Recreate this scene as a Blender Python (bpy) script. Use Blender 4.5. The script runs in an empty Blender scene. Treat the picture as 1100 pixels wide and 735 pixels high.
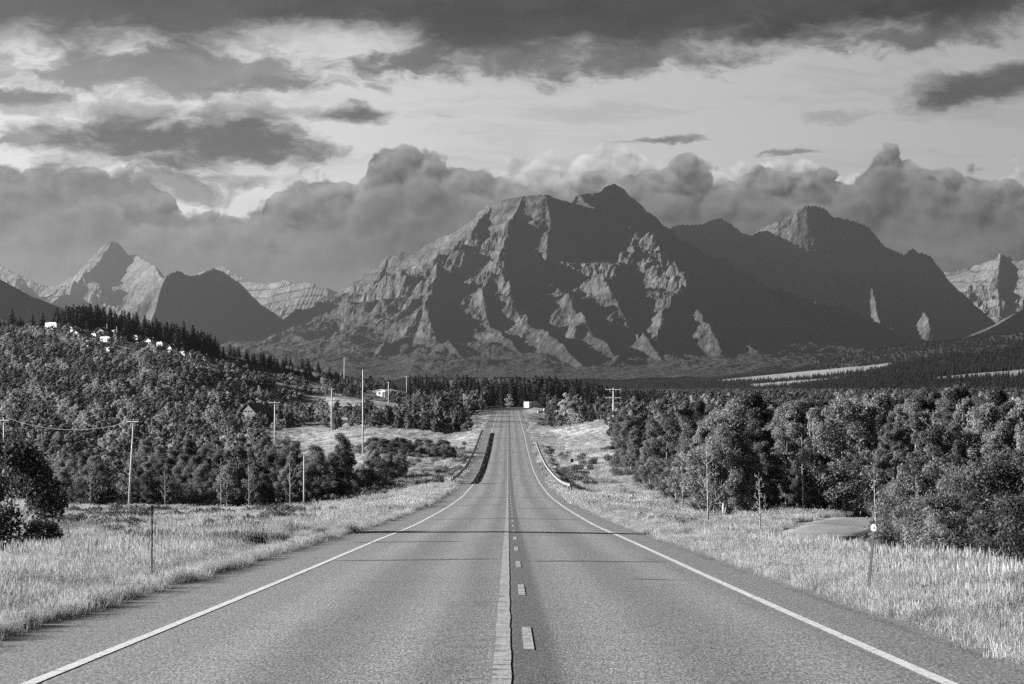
import bpy, math, random
import numpy as np
R = math.radians
scene = bpy.context.scene

# ------------------------------------------------------------------ camera, sun, sky, exposure
F = 2100.0; HX, HY = 546.0, 415.0            # focal length and straight-ahead point, in pixels of the 1100 px wide photograph
CAMZ = 1.5
cd = bpy.data.cameras.new('camera'); cam = bpy.data.objects.new('camera', cd); scene.collection.objects.link(cam)
cd.sensor_width = 36.0; cd.lens = F / 1100 * 36.0; cd.clip_start = 0.3; cd.clip_end = 90000
cam.location = (0, 0, CAMZ)
cam.rotation_euler = (R(90) + math.atan((HY - 367.5) / F), 0, -math.atan((550 - HX) / F))
scene.camera = cam

SUN_EL, SUN_AHEAD = 16.0, 14.0                # low sun on the left, a little ahead of the camera
ce, se = math.cos(R(SUN_EL)), math.sin(R(SUN_EL))
SUN_DIR = np.array([-math.cos(R(SUN_AHEAD)) * ce, math.sin(R(SUN_AHEAD)) * ce, se])
sd = bpy.data.lights.new('sun', 'SUN'); sd.energy = 5.0; sd.angle = R(0.5); sd.color = (1.0, 0.995, 0.99)
so = bpy.data.objects.new('sun', sd); scene.collection.objects.link(so)
from mathutils import Vector
so.rotation_euler = Vector(SUN_DIR).to_track_quat('Z', 'Y').to_euler()
so.location = (0, 0, 50)

EXPO = 1.9; SKYS = 0.1
K = 1.0 / (SKYS * 2 ** EXPO)
vs = scene.view_settings
scene.display_settings.display_device = 'sRGB'
vs.view_transform = 'Standard'; vs.look = 'None'; vs.exposure = EXPO; vs.gamma = 1; vs.use_curve_mapping = False
scene.render.film_transparent = False
cy = scene.cycles
cy.max_bounces = 5; cy.diffuse_bounces = 2; cy.glossy_bounces = 1; cy.transmission_bounces = 3
cy.transparent_max_bounces = 4; cy.volume_bounces = 0; cy.caustics_reflective = False; cy.caustics_refractive = False
cy.use_denoising = False

# --- node helper: arithmetic on sockets
class NB:
    def __init__(self, nt): self.nt = nt
    def node(self, t, **kw):
        n = self.nt.nodes.new(t)
        for k, v in kw.items(): setattr(n, k, v)
        return n
    def put(self, sock, v):
        if isinstance(v, (int, float)): sock.default_value = v
        elif isinstance(v, (tuple, list)): sock.default_value = v
        else: self.nt.links.new(v, sock)
    def m(self, op, a, b=None, c=None, clamp=False):
        n = self.node('ShaderNodeMath', operation=op); n.use_clamp = clamp
        self.put(n.inputs[0], a)
        if b is not None: self.put(n.inputs[1], b)
        if c is not None: self.put(n.inputs[2], c)
        return n.outputs[0]
    def add(self, a, b): return self.m('ADD', a, b)
    def sub(self, a, b): return self.m('SUBTRACT', a, b)
    def mul(self, a, b): return self.m('MULTIPLY', a, b)
    def div(self, a, b): return self.m('DIVIDE', a, b)
    def mad(self, a, b, c): return self.m('MULTIPLY_ADD', a, b, c)
    def mix(self, a, b, t):  # float mix
        n = self.node('ShaderNodeMix', data_type='FLOAT'); n.clamp_factor = True
        self.put(n.inputs[0], t); self.put(n.inputs[2], a); self.put(n.inputs[3], b)
        return n.outputs[0]
    def ss(self, x, lo, hi, a=0.0, b=1.0):  # smoothstep map
        n = self.node('ShaderNodeMapRange', interpolation_type='SMOOTHSTEP', clamp=True)
        self.put(n.inputs[0], x); self.put(n.inputs[1], lo); self.put(n.inputs[2], hi); self.put(n.inputs[3], a); self.put(n.inputs[4], b)
        return n.outputs[0]
    def lin(self, x, lo, hi, a=0.0, b=1.0):
        n = self.node('ShaderNodeMapRange', clamp=True)
        self.put(n.inputs[0], x); self.put(n.inputs[1], lo); self.put(n.inputs[2], hi); self.put(n.inputs[3], a); self.put(n.inputs[4], b)
        return n.outputs[0]
    def vec(self, x, y, z):
        n = self.node('ShaderNodeCombineXYZ'); self.put(n.inputs[0], x); self.put(n.inputs[1], y); self.put(n.inputs[2], z)
        return n.outputs[0]
    def sep(self, v):
        n = self.node('ShaderNodeSeparateXYZ'); self.put(n.inputs[0], v); return n.outputs
    def noise(self, v, scale=1.0, detail=4.0, rough=0.5, dist=0.0, lac=2.0, dim='3D'):
        n = self.node('ShaderNodeTexNoise', noise_dimensions=dim)
        self.put(n.inputs['Vector'], v); n.inputs['Scale'].default_value = scale; n.inputs['Detail'].default_value = detail
        n.inputs['Roughness'].default_value = rough; n.inputs['Distortion'].default_value = dist; n.inputs['Lacunarity'].default_value = lac
        return n.outputs[0]
    def curve(self, x, x0, x1, pts):  # profile y(x) by a float curve
        ys = [p[1] for p in pts]; lo, hi = min(ys) - 1, max(ys) + 1
        n = self.node('ShaderNodeFloatCurve')
        c = n.mapping.curves[0]
        P = [((p[0] - x0) / (x1 - x0), (p[1] - lo) / (hi - lo)) for p in pts]
        c.points[0].location = P[0]; c.points[1].location = P[-1]
        for p in P[1:-1]: c.points.new(*p)
        n.mapping.update()
        self.put(n.inputs[1], self.lin(x, x0, x1))
        return self.mad(n.outputs[0], hi - lo, lo)

# --- the world: clear sky from the Sky Texture, cloud layers laid over it by direction
w = bpy.data.worlds.new('World'); scene.world = w; w.use_nodes = True
nt = w.node_tree; nt.nodes.clear(); b = NB(nt)
sky = b.node('ShaderNodeTexSky'); sky.sky_type = 'NISHITA'; sky.sun_disc = False
sky.sun_elevation = R(SUN_EL); sky.sun_rotation = R(-90 + SUN_AHEAD)
bw = b.node('ShaderNodeRGBToBW'); nt.links.new(sky.outputs[0], bw.inputs[0])
tc = b.node('ShaderNodeTexCoord')
x_, y_, z_ = b.sep(tc.outputs['Generated'])
ay = b.m('MAXIMUM', b.m('ABSOLUTE', y_), 0.03)
U = b.mad(b.div(x_, ay), F, HX); V = b.mad(b.div(z_, ay), -F, HY)
U = b.m('MINIMUM', b.m('MAXIMUM', U, -4000.0), 5000.0); V = b.m('MAXIMUM', V, -4000.0)
def sg(v): v /= 255.0; return (v / 12.92 if v < .04045 else ((v + .055) / 1.055) ** 2.4) * K
def N2(u, v, su, sv, seed, det, ro=.55):   # flat noise over direction, seeded by an offset
    return b.noise(b.vec(b.mad(u, 1.0 / su, seed * 13.7), b.mad(v, 1.0 / sv, seed * 7.3), 0.0), 1, det, ro, dim='2D')
# domain warps
wn1 = N2(U, V, 90, 45, 3.3, 4)
wn2 = N2(U, V, 90, 45, 9.1, 4)
dU = b.mad(wn1, 70.0, -35.0); dV = b.mad(wn2, 36.0, -18.0)
U1 = b.add(U, dU); V1 = b.add(V, dV)
# clear sky with faint high streaks
clear = b.mul(bw.outputs[0], 1.0)
base = b.curve(U, -200, 1300, [(-200, sg(200)), (0, sg(206)), (300, sg(200)), (550, sg(186)), (800, sg(176)), (1100, sg(160)), (1300, sg(155))])
clear = b.mix(clear, base, 0.9)
st = N2(U1, V1, 260, 28, 1.7, 4, .6)
col = b.mix(clear, b.mul(clear, 0.84), b.ss(st, .48, .78))
fib = N2(U1, V1, 85, 34, 21.7, 7, .62)
# texture used for tone inside the clouds
tone = N2(U1, V1, 120, 45, 5.5, 4, .5)
def ell(cx, cy, rx, ry, slope, v, soft=.9, namp=1.5, op=1.0, dark=.25):
    global col
    du = b.mul(b.sub(U1, cx), 1.0 / rx)
    vv = b.sub(V1, b.mad(b.sub(U, cx), slope, cy))
    dv = b.mul(vv, 1.0 / ry)
    r2 = b.add(b.mul(du, du), b.mul(dv, dv))
    f = b.add(b.sub(1.0, r2), b.mul(b.sub(fib, .5), namp * 2.2))
    mk = b.mul(b.ss(f, 0.0, soft), op)
    t = b.mad(b.sub(tone, .5), dark * 2, 1.0)
    edge = b.ss(f, 0.1, 1.3, 1.3, 1.0)
    col = b.mix(col, b.mul(b.mul(t, edge), sg(v)), mk)
def puffs(u, v, sc, seed):  # billowing noise: rounded heads
    vn = b.node('ShaderNodeTexVoronoi', feature='SMOOTH_F1', voronoi_dimensions='2D'); vn.inputs['Scale'].default_value = 1.0
    vn.inputs['Smoothness'].default_value = .25
    try:
        vn.inputs['Detail'].default_value = 2.0; vn.inputs['Roughness'].default_value = .42
    except Exception: pass
    b.put(vn.inputs['Vector'], b.vec(b.mad(u, 1 / sc, seed * 3.1), b.mad(v, 1.15 / sc, seed), 0.0))
    return vn.outputs['Distance']
wq = N2(U, V, 26, 26, 4.4, 3, .5)
wr = N2(U, V, 26, 26, 14.4, 3, .5)
Uc = b.add(U, b.mad(wq, 18.0, -9.0)); Vc = b.add(V, b.mad(wr, 18.0, -9.0))
def cumulus(prof, seed, tone_top, tone_low, amp, size, soft=6, op=1.0, base=None, rim=1.25, cx=1.0):
    """a bank of heaped cloud below a profile line"""
    global col
    pr = b.curve(U, -200, 1300, prof)
    p1 = puffs(Uc, Vc, size, seed)
    # the same heads looked up a little towards the light: gives them a lit upper-left side
    p2 = puffs(b.add(Uc, -size * .16), b.add(Vc, -size * .2), size, seed)
    h = b.sub(b.sub(V, pr), b.mul(b.sub(p1, .45), amp))
    mk = b.mul(b.ss(h, -soft * .5, soft), op)
    if base: mk = b.mul(mk, b.ss(V, base[0], base[1], 1.0, 0.0))
    depth = b.ss(h, 0, 70)
    g = b.mix(sg(tone_top), sg(tone_low), depth)
    shade = b.mad(b.sub(p2, p1), .7 * cx, 1.0)
    shade = b.mul(shade, b.mad(b.sub(tone, .5), .45, 1.0))
    rimv = b.ss(h, 0, 14, rim, 1.0)
    col = b.mix(col, b.mul(b.mul(g, shade), rimv), mk)
# far bright heads
cumulus([(-200, 300), (480, 300), (540, 178), (575, 160), (610, 164), (640, 160), (660, 152), (700, 168), (760, 180), (800, 176), (835, 168), (860, 160), (890, 176), (930, 190), (1000, 190), (1060, 188), (1085, 178), (1110, 172), (1300, 178)], 2.2, 186, 132, 20, 34, 8, .9, cx=1.5)
# thin bars and flat patches
ell(715, 148, 72, 5.5, -.02, 118, namp=1.0)
ell(855, 163, 34, 4, 0, 128, namp=1.0)
ell(905, 122, 52, 7, -.08, 150, namp=1.3, op=.8)
ell(1055, 92, 112, 28, -.17, 88, namp=.7)
ell(400, 93, 20, 7, .1, 140, namp=1.2, op=.85)
ell(485, 124, 22, 4, 0, 175, op=.6)
ell(372, 123, 54, 15, -.03, 86, namp=.6)
ell(110, 76, 360, 36, .02, 124, namp=1.3, op=.95)
ell(160, 118, 260, 12, .02, 138, namp=1.3, op=.7)
ell(270, 92, 90, 12, -.05, 118, namp=1.4)
ell(20, 103, 75, 11, 0, 112, namp=1.1)
ell(185, 154, 190, 44, .0, 80, namp=.8)
ell(285, 150, 85, 20, .05, 80, namp=.8)
ell(270, 198, 80, 14, .05, 135, namp=1.4, op=.8)
ell(20, 148, 30, 6, 0, 130, namp=1.3)
ell(1000, 40, 120, 22, -.1, 100, namp=1.5)
ell(600, 60, 260, 30, .0, 108, namp=1.5)
# overhead deck
pd = b.curve(U, -200, 1300, [(-200, 66), (0, 56), (120, 58), (220, 64), (280, 52), (340, 46), (420, 54), (480, 74), (540, 84), (640, 78), (720, 72), (800, 62), (860, 54), (900, 44), (960, 56), (1020, 52), (1100, 40), (1300, 26)])
hd = b.add(b.sub(pd, V1), b.mul(b.sub(fib, .5), 60.0))
mk = b.ss(hd, -16, 40)
dtone = b.mad(b.sub(tone, .5), 1.3, 1.06)
dcol = b.mul(b.mix(sg(112), sg(70), b.ss(hd, 0, 46)), dtone)
col = b.mix(col, dcol, mk)
# heaped cloud over the mountains, two banks
cumulus([(-200, 168), (0, 166), (60, 174), (110, 170), (150, 184), (185, 200), (205, 222), (250, 226), (285, 210), (312, 190), (345, 182), (372, 190), (395, 168), (420, 150), (450, 152), (480, 168), (520, 172), (556, 190), (580, 196), (620, 192), (640, 172), (660, 180), (690, 164), (712, 170), (737, 160), (765, 180), (790, 184), (812, 170), (838, 178), (870, 176), (905, 182), (925, 176), (940, 164), (957, 156), (978, 163), (1010, 178), (1040, 176), (1075, 188), (1110, 190), (1300, 182)], 7.7, 126, 80, 25, 38, 4, 1.0, rim=1.2, cx=2.1)
ell(90, 200, 210, 20, .04, 84, namp=1.4, op=.75)
ell(40, 246, 250, 22, .0, 92, namp=1.6, op=.7)
ell(290, 262, 170, 14, .02, 98, namp=1.6, op=.6)
cumulus([(-200, 190), (0, 190), (120, 205), (200, 236), (300, 228), (360, 212), (400, 198), (440, 184), (500, 196), (560, 214), (640, 216), (720, 205), (800, 200), (900, 205), (960, 184), (1020, 200), (1100, 204), (1300, 200)], 12.1, 110, 80, 34, 56, 9, .8, rim=1.15, cx=2.0)
# lower veil near the skyline: paler and smoother to the left
veil = b.ss(V, 255, 330)
vb = b.curve(U, -200, 1300, [(-200, sg(98)), (100, sg(102)), (250, sg(100)), (390, sg(110)), (600, sg(88)), (800, sg(80)), (1000, sg(96)), (1300, sg(98))])
vt = N2(U1, V1, 240, 40, 8.8, 4)
col = b.mix(col, b.mul(vb, b.mad(b.sub(vt, .5), .5, 1.0)), b.mul(veil, .8))
gp = b.mul(b.ss(b.m('ABSOLUTE', b.sub(U1, 1000)), 110, 0), b.ss(b.m('ABSOLUTE', b.sub(V1, 262)), 26, 0))
col = b.mix(col, sg(125), b.mul(gp, .6))
col = b.m('MAXIMUM', b.mad(col, 1.10, -.042 * K), .012 * K)
bg = b.node('ShaderNodeBackground'); bg.inputs['Strength'].default_value = SKYS
b.put(bg.inputs['Color'], b.vec(col, col, col))
out = b.node('ShaderNodeOutputWorld'); nt.links.new(bg.outputs[0], out.inputs['Surface'])
w.cycles.sampling_method = 'NONE'

# ------------------------------------------------------------------ helpers
rng = np.random.default_rng(11)
random.seed(4)
COL = scene.collection
def P(px, d, y): return ((px - HX) / F * d, d, CAMZ - (y - HY) / F * d)
def link(o): COL.objects.link(o); return o
def tag(o, label=None, cat=None, group=None, kind=None):
    if label: o['label'] = label
    if cat: o['category'] = cat
    if group: o['group'] = group
    if kind: o['kind'] = kind
    return o
def mesh_np(name, V_, Fc, mats, mi=None, smooth=False):
    """mesh from numpy arrays; Fc is (n,k) with one k, or a list of such arrays"""
    if not isinstance(Fc, list): Fc = [Fc]
    V_ = np.asarray(V_, dtype=np.float32)
    me = bpy.data.meshes.new(name)
    me.vertices.add(len(V_)); me.vertices.foreach_set('co', V_.ravel())
    idx = np.concatenate([f.ravel() for f in Fc]).astype(np.int32)
    tot = np.concatenate([np.full(len(f), f.shape[1]) for f in Fc]).astype(np.int32)
    st_ = np.concatenate([[0], np.cumsum(tot)[:-1]]).astype(np.int32)
    me.loops.add(len(idx)); me.loops.foreach_set('vertex_index', idx)
    me.polygons.add(len(tot)); me.polygons.foreach_set('loop_start', st_)
    try: me.polygons.foreach_set('loop_total', tot)
    except Exception: pass
    for m in (mats if isinstance(mats, (list, tuple)) else [mats]): me.materials.append(m)
    if mi is not None: me.polygons.foreach_set('material_index', np.asarray(mi, dtype=np.int32))
    me.polygons.foreach_set('use_smooth', np.full(len(tot), smooth))
    me.update(calc_edges=True)
    return me
def obj(name, me, parent=None):
    o = bpy.data.objects.new(name, me); link(o)
    if parent is not None: o.parent = parent
    return o
def empty(name, loc, rz=0.0):
    o = bpy.data.objects.new(name, None); link(o); o.location = loc; o.rotation_euler = (0, 0, rz); o.empty_display_size = .2
    return o
class MB:
    """collects simple shapes into one mesh"""
    def __init__(s): s.v = []; s.f = []; s.n = 0
    def _a(s, v, f):
        s.v.append(np.asarray(v, float)); s.f += [tuple(i + s.n for i in q) for q in f]; s.n += len(v)
    def box(s, c, d, rz=0, bev=0.0):
        x, y, z = [q / 2 for q in d]
        B = min(bev, x * .9, y * .9, z * .9)
        cr, sr = math.cos(rz), math.sin(rz)
        def T(p): return (c[0] + p[0] * cr - p[1] * sr, c[1] + p[0] * sr + p[1] * cr, c[2] + p[2])
        if B <= 0:
            v = [T(p) for p in [(-x,-y,-z),(x,-y,-z),(x,y,-z),(-x,y,-z),(-x,-y,z),(x,-y,z),(x,y,z),(-x,y,z)]]
            s._a(v, [(3,2,1,0),(4,5,6,7),(0,1,5,4),(1,2,6,5),(2,3,7,6),(3,0,4,7)])
        else:
            rings = []
            for zz, k in ((-z, B), (-z + B, 0), (z - B, 0), (z, B)):
                X, Y = x - k, y - k
                c2 = B * .6
                rings.append([T(p) for p in [(-X + c2, -Y, zz), (X - c2, -Y, zz), (X, -Y + c2, zz), (X, Y - c2, zz), (X - c2, Y, zz), (-X + c2, Y, zz), (-X, Y - c2, zz), (-X, -Y + c2, zz)]])
            v = [p for r in rings for p in r]; f = []
            for i in range(3):
                for j in range(8): f.append((i*8+j, i*8+(j+1)%8, (i+1)*8+(j+1)%8, (i+1)*8+j))
            f.append(tuple(range(7, -1, -1))); f.append(tuple(range(24, 32)))
            s._a(v, f)
        return s
    def tube(s, pts, rad, n=8, caps=True):
        pts = [np.asarray(p, float) for p in pts]
        if not hasattr(rad, '__len__'): rad = [rad] * len(pts)
        v = []; f = []
        for i, p in enumerate(pts):
            t = pts[min(i + 1, len(pts) - 1)] - pts[max(i - 1, 0)]; t = t / (np.linalg.norm(t) + 1e-9)
            a = np.cross(t, [0.3, 1, 0.1] if abs(t[2]) > .8 else [0, 0, 1]); a /= np.linalg.norm(a) + 1e-9
            c = np.cross(t, a)
            for j in range(n):
                q = 2 * math.pi * j / n
                v.append(p + rad[i] * (math.cos(q) * a + math.sin(q) * c))
        for i in range(len(pts) - 1):
            for j in range(n): f.append((i*n+j, i*n+(j+1)%n, (i+1)*n+(j+1)%n, (i+1)*n+j))
        if caps: f.append(tuple(range(n-1, -1, -1))); f.append(tuple((len(pts)-1)*n + j for j in range(n)))
        s._a(v, f); return s
    def poly(s, v, f): s._a(v, f); return s
    def prism(s, outline, y0, y1):  # outline in x,z extruded along y
        n = len(outline)
        v = [(x, y0, z) for x, z in outline] + [(x, y1, z) for x, z in outline]
        f = [(i, (i+1) % n, n + (i+1) % n, n + i) for i in range(n)] + [tuple(range(n-1, -1, -1)), tuple(range(n, 2*n))]
        s._a(v, f); return s
    def mesh(s, name, mat, smooth=False):
        me = bpy.data.meshes.new(name)
        me.from_pydata([tuple(p) for p in np.concatenate(s.v)], [], s.f)
        me.materials.append(mat)
        for p in me.polygons: p.use_smooth = smooth
        me.update(); return me
    def build(s, name, mat, parent=None, smooth=False): return obj(name, s.mesh(name, mat, smooth), parent)
def copy_tree(o, parent=None):
    c = o.copy(); link(c); c.parent = parent
    for ch in list(o.children): copy_tree(ch, c)
    return c

# --- numpy gradient noise
_perm = np.random.default_rng(5).permutation(512)
_g2 = np.array([(math.cos(a), math.sin(a)) for a in np.linspace(0, 2*math.pi, 64, endpoint=False)])
def pn(x, y, seed=0):
    xi = np.floor(x).astype(int); yi = np.floor(y).astype(int); xf = x - xi; yf = y - yi
    def g(ix, iy, fx, fy):
        h = _perm[(_perm[(ix + seed * 37) & 511] + iy) & 511] & 63
        return _g2[h, 0] * fx + _g2[h, 1] * fy
    u = xf**3*(xf*(xf*6-15)+10); v = yf**3*(yf*(yf*6-15)+10)
    a = g(xi, yi, xf, yf); b_ = g(xi+1, yi, xf-1, yf); c = g(xi, yi+1, xf, yf-1); d = g(xi+1, yi+1, xf-1, yf-1)
    return (a + u*(b_-a) + v*((c + u*(d-c)) - (a + u*(b_-a)))) * 1.5
def fbm(x, y, o=5, seed=0, g=.5):
    r = 0; a = 1; t = 0
    for i in range(o): r = r + a * pn(x, y, seed + i); t += a; a *= g; x = x * 2.03 + 3.1; y = y * 2.03 + 1.7
    return r / t
def ridged(x, y, o=6, seed=0, g=.5):
    r = 0; a = 1; t = 0; wgt = 1
    for i in range(o):
        n = 1 - np.abs(pn(x, y, seed + i)); n = n * n
        r = r + a * n * wgt; wgt = np.clip(n * 1.6, 0, 1); t += a; a *= g; x = x * 2.05 + 3.1; y = y * 2.05 + 1.7
    return r / t
def sstep(x, a, c): t = np.clip((x - a) / (c - a), 0, 1); return t * t * (3 - 2 * t)

# ------------------------------------------------------------------ materials (the photograph is black and white: everything is grey)
def mat(name, alb, rough=.8, var=0.0, scale=4.0, spec=.2, metallic=0.0, bump=0.0, detail=4, rnd=0.0, transl=0.0, coords='Object', extra=None):
    m = bpy.data.materials.new(name); m.use_nodes = True
    nt = m.node_tree; nt.nodes.clear(); b = NB(nt)
    o = b.node('ShaderNodeOutputMaterial'); p = b.node('ShaderNodeBsdfPrincipled')
    p.inputs['Roughness'].default_value = rough; p.inputs['Specular IOR Level'].default_value = spec; p.inputs['Metallic'].default_value = metallic
    tc = b.node('ShaderNodeTexCoord')
    vec = tc.outputs[coords] if coords == 'Object' else b.node('ShaderNodeNewGeometry').outputs['Position']
    v = alb
    n = None
    if var or bump:
        n = b.noise(vec, scale, detail, .6)
    if var: v = b.mul(b.mad(b.sub(n, .5), var * 2.5, 1.0), v)
    if rnd:
        oi = b.node('ShaderNodeObjectInfo')
        v = b.mul(b.mad(b.sub(oi.outputs['Random'], .5), rnd * 2, 1.0), v)
    if extra: v = extra(b, vec, v)
    if isinstance(v, float): p.inputs['Base Color'].default_value = (v, v, v, 1)
    else: b.put(p.inputs['Base Color'], b.vec(v, v, v))
    if bump:
        bp = b.node('ShaderNodeBump'); bp.inputs['Strength'].default_value = 1.0; bp.inputs['Distance'].default_value = bump
        b.put(bp.inputs['Height'], n); nt.links.new(bp.outputs[0], p.inputs['Normal'])
    if transl:
        t = b.node('ShaderNodeBsdfTranslucent'); mx = b.node('ShaderNodeMixShader'); mx.inputs[0].default_value = transl
        b.put(t.inputs['Color'], b.vec(v, v, v) if not isinstance(v, float) else (v, v, v, 1))
        nt.links.new(p.outputs[0], mx.inputs[1]); nt.links.new(t.outputs[0], mx.inputs[2]); nt.links.new(mx.outputs[0], o.inputs[0])
    else: nt.links.new(p.outputs[0], o.inputs[0])
    return m
def leaf_extra(b, vec, v):
    n = b.noise(vec, 1.1, 2, .5)
    n2 = b.noise(vec, 11.0, 1, .5)
    return b.mul(v, b.mul(b.mad(n, 1.0, .5), b.mad(n2, 1.2, .4)))
M = {}
M['leaf'] = mat('leaf_mid', .18, .55, transl=.35, rnd=.35, spec=.12, extra=leaf_extra)
M['leaf_dark'] = mat('leaf_dark', .08, .6, transl=.3, rnd=.3, spec=.12, extra=leaf_extra)
M['leaf_pale'] = mat('leaf_pale', .36, .6, transl=.3, rnd=.25, spec=.3, extra=leaf_extra)
M['needle'] = mat('needles', .032, .7, transl=.1, rnd=.3, spec=.2, extra=leaf_extra)
M['bark'] = mat('bark', .16, .9, var=.4, scale=6)
M['bark_pale'] = mat('bark_pale', .29, .85, var=.35, scale=5)
M['grassblade'] = mat('dry_grass_blade', .34, .7, transl=.3, rnd=.3, spec=.2, extra=lambda b, vec, v: b.mul(v, b.mad(b.noise(vec, 9.0, 1, .5), 1.2, .4)))
M['grassgreen'] = mat('green_grass_blade', .22, .7, transl=.3, rnd=.3, spec=.2)
M['weed'] = mat('weed_leaf', .13, .7, transl=.2, rnd=.3)
M['polewood'] = mat('weathered_pole_wood', .5, .85, var=.3, scale=3)
M['armwood'] = mat('crossarm_wood', .24, .85, var=.3, scale=3)
M['postwood'] = mat('guardrail_post_wood', .22, .9, var=.3, scale=8)
M['steel'] = mat('galvanised_steel', .26, .45, var=.2, scale=3, spec=.4, metallic=.75)
M['brownsteel'] = mat('weathered_steel_post', .055, .7, var=.3, scale=10)
M['reflector'] = mat('reflector_plate', .42, .4)
M['white'] = mat('white_paint', .50, .5, var=.06, scale=1.5)
M['offwhite'] = mat('offwhite_siding', .36, .6, var=.1, scale=1.5)
M['dark'] = mat('dark_paint', .035, .3, spec=.5)
M['glass'] = mat('window_glass', .02, .08, spec=.8)
M['brightwhite'] = mat('bright_white_paint', .8, .5)
M['rubber'] = mat('tyre_rubber', .02, .85)
M['roofing'] = mat('shingle_roof', .14, .9, var=.3, scale=12)
M['roofpale'] = mat('metal_roof', .5, .5, var=.1, scale=4)
M['siding'] = mat('weathered_siding', .15, .8, var=.25, scale=6)
M['wire'] = mat('wire', .2, .6)
M['insul'] = mat('insulator', .3, .3)

# ------------------------------------------------------------------ heights of the land
_ry = np.array([-60, 0, 15, 31, 64, 74, 94, 124, 163, 213, 269, 323, 367, 429, 547, 700, 760, 800, 900, 1200, 2000, 40000.])
_rz = np.array([3.1, 0, -.79, -1.63, -3.28, -3.85, -4.77, -6.1, -7.66, -9.15, -10.2, -10.3, -9.86, -9.0, -8.45, -7.6, -7.3, -7.4, -8.3, -9.5, -12, -14])
_yy = np.arange(-60, 1400, 2.0); _zz = np.interp(_yy, _ry, _rz)
_k = np.hanning(21); _k /= _k.sum()
_zs = np.convolve(np.pad(_zz, 10, mode='edge'), _k, mode='valid')
def fix0(): 
    a = _zs.copy(); m = _yy < -30; a[m] = _zz[m]; return a
_zs = fix0()
def zroad(Y): return np.where(np.asarray(Y) < 1390, np.interp(Y, _yy, _zs), np.interp(Y, _ry, _rz))
def xroad(Y): Y = np.asarray(Y, float); return -0.0016 * np.clip(Y - 735, 0, 200) ** 2 - .64 * np.clip(Y - 935, 0, 1e9)
CP = [  # px, distance, ground y in the photograph
 (-300,21,690),(-300,60,612),(-300,200,548),(-300,400,470),(-300,700,385),(-300,1000,335),(-300,1400,345),
 (0,21,676),(0,33,634),(0,60,604),(0,100,572),(0,150,556),(0,200,546),(0,300,508),(0,400,472),(0,550,428),(0,700,388),(0,850,358),(0,1000,350),(0,1200,362),(0,1600,390),
 (100,33,622),(100,60,590),(100,100,568),(100,150,554),(100,200,545),(100,300,512),(100,400,478),(100,550,434),(100,700,394),(100,850,366),(100,1000,353),(100,1200,364),(100,1600,392),
 (200,60,584),(200,100,565),(200,150,553),(200,200,545),(200,300,514),(200,400,482),(200,550,442),(200,700,406),(200,850,382),(200,1000,371),(200,1300,390),
 (300,60,577),(300,100,562),(300,150,552),(300,200,546),(300,300,508),(300,400,482),(300,550,457),(300,700,432),(300,900,402),(300,1100,391),(300,1400,402),
 (350,130,555),(350,200,541),
 (400,150,546),(400,200,535),(400,260,514),(400,300,492),(400,400,473),(400,500,457),(400,700,436),(400,900,419),(400,1200,408),(400,1600,412),
 (450,200,528),(450,260,510),(450,370,480),(450,500,460),(450,700,440),(450,900,424),
 (490,370,484),(490,500,463),(490,650,448),(490,800,436),(490,1000,430),
 (600,250,509),(600,300,492),(600,370,480),(600,430,468),(600,550,457),(600,700,444),(600,900,438),
 (650,120,560),(650,200,524),(650,270,503),(650,370,475),(650,430,456),(650,470,452),(650,560,462),(650,700,447),
 (700,100,576),(700,190,530),(700,300,480),(700,420,450),(700,520,462),(700,700,448),
 (760,80,590),(760,120,558),(760,200,525),(760,400,472),
 (850,45,612),(850,70,592),(850,110,559),(850,160,534),(850,250,502),(850,400,470),(850,700,447),(850,1500,432),(850,3000,424),
 (950,29,642),(950,50,612),(950,80,590),(950,112,560),(950,250,502),(950,700,446),
 (1050,25,665),(1050,40,625),(1050,70,598),(1050,110,562),(1050,160,540),(1050,250,502),(1050,400,470),(1050,700,446),(1050,1500,431),
 (1400,30,650),(1400,70,600),(1400,160,540),(1400,400,472),(1400,1500,432),(1400,3000,424),
 (546,1300,430),(546,2500,424),(200,2500,415),(200,5000,416),(546,5000,419),(850,6000,419),(1400,6000,419),(-300,3000,405),(-300,6000,416)]
def _uv(px, d): return np.stack([(px - HX) / 160.0, np.log(d) * 2.4], -1)
_c = np.array(CP, float); _p = _uv(_c[:, 0], _c[:, 1])
_yr = HY + (CAMZ - zroad(_c[:, 1])) / _c[:, 1] * F
_e = _c[:, 2] - _yr
def _phi(r): return np.where(r > 0, r * r * np.log(r + 1e-9), 0)
def _rbf():
    n = len(_p); A = _phi(np.linalg.norm(_p[:, None] - _p[None], axis=-1)) + np.eye(n) * .04
    Q = np.concatenate([np.ones((n, 1)), _p], 1)
    S = np.block([[A, Q], [Q.T, np.zeros((3, 3))]])
    return np.linalg.solve(S, np.concatenate([_e, np.zeros(3)]))
_w = _rbf()
RL, RR = -5.45, 4.75        # paved edges
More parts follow.
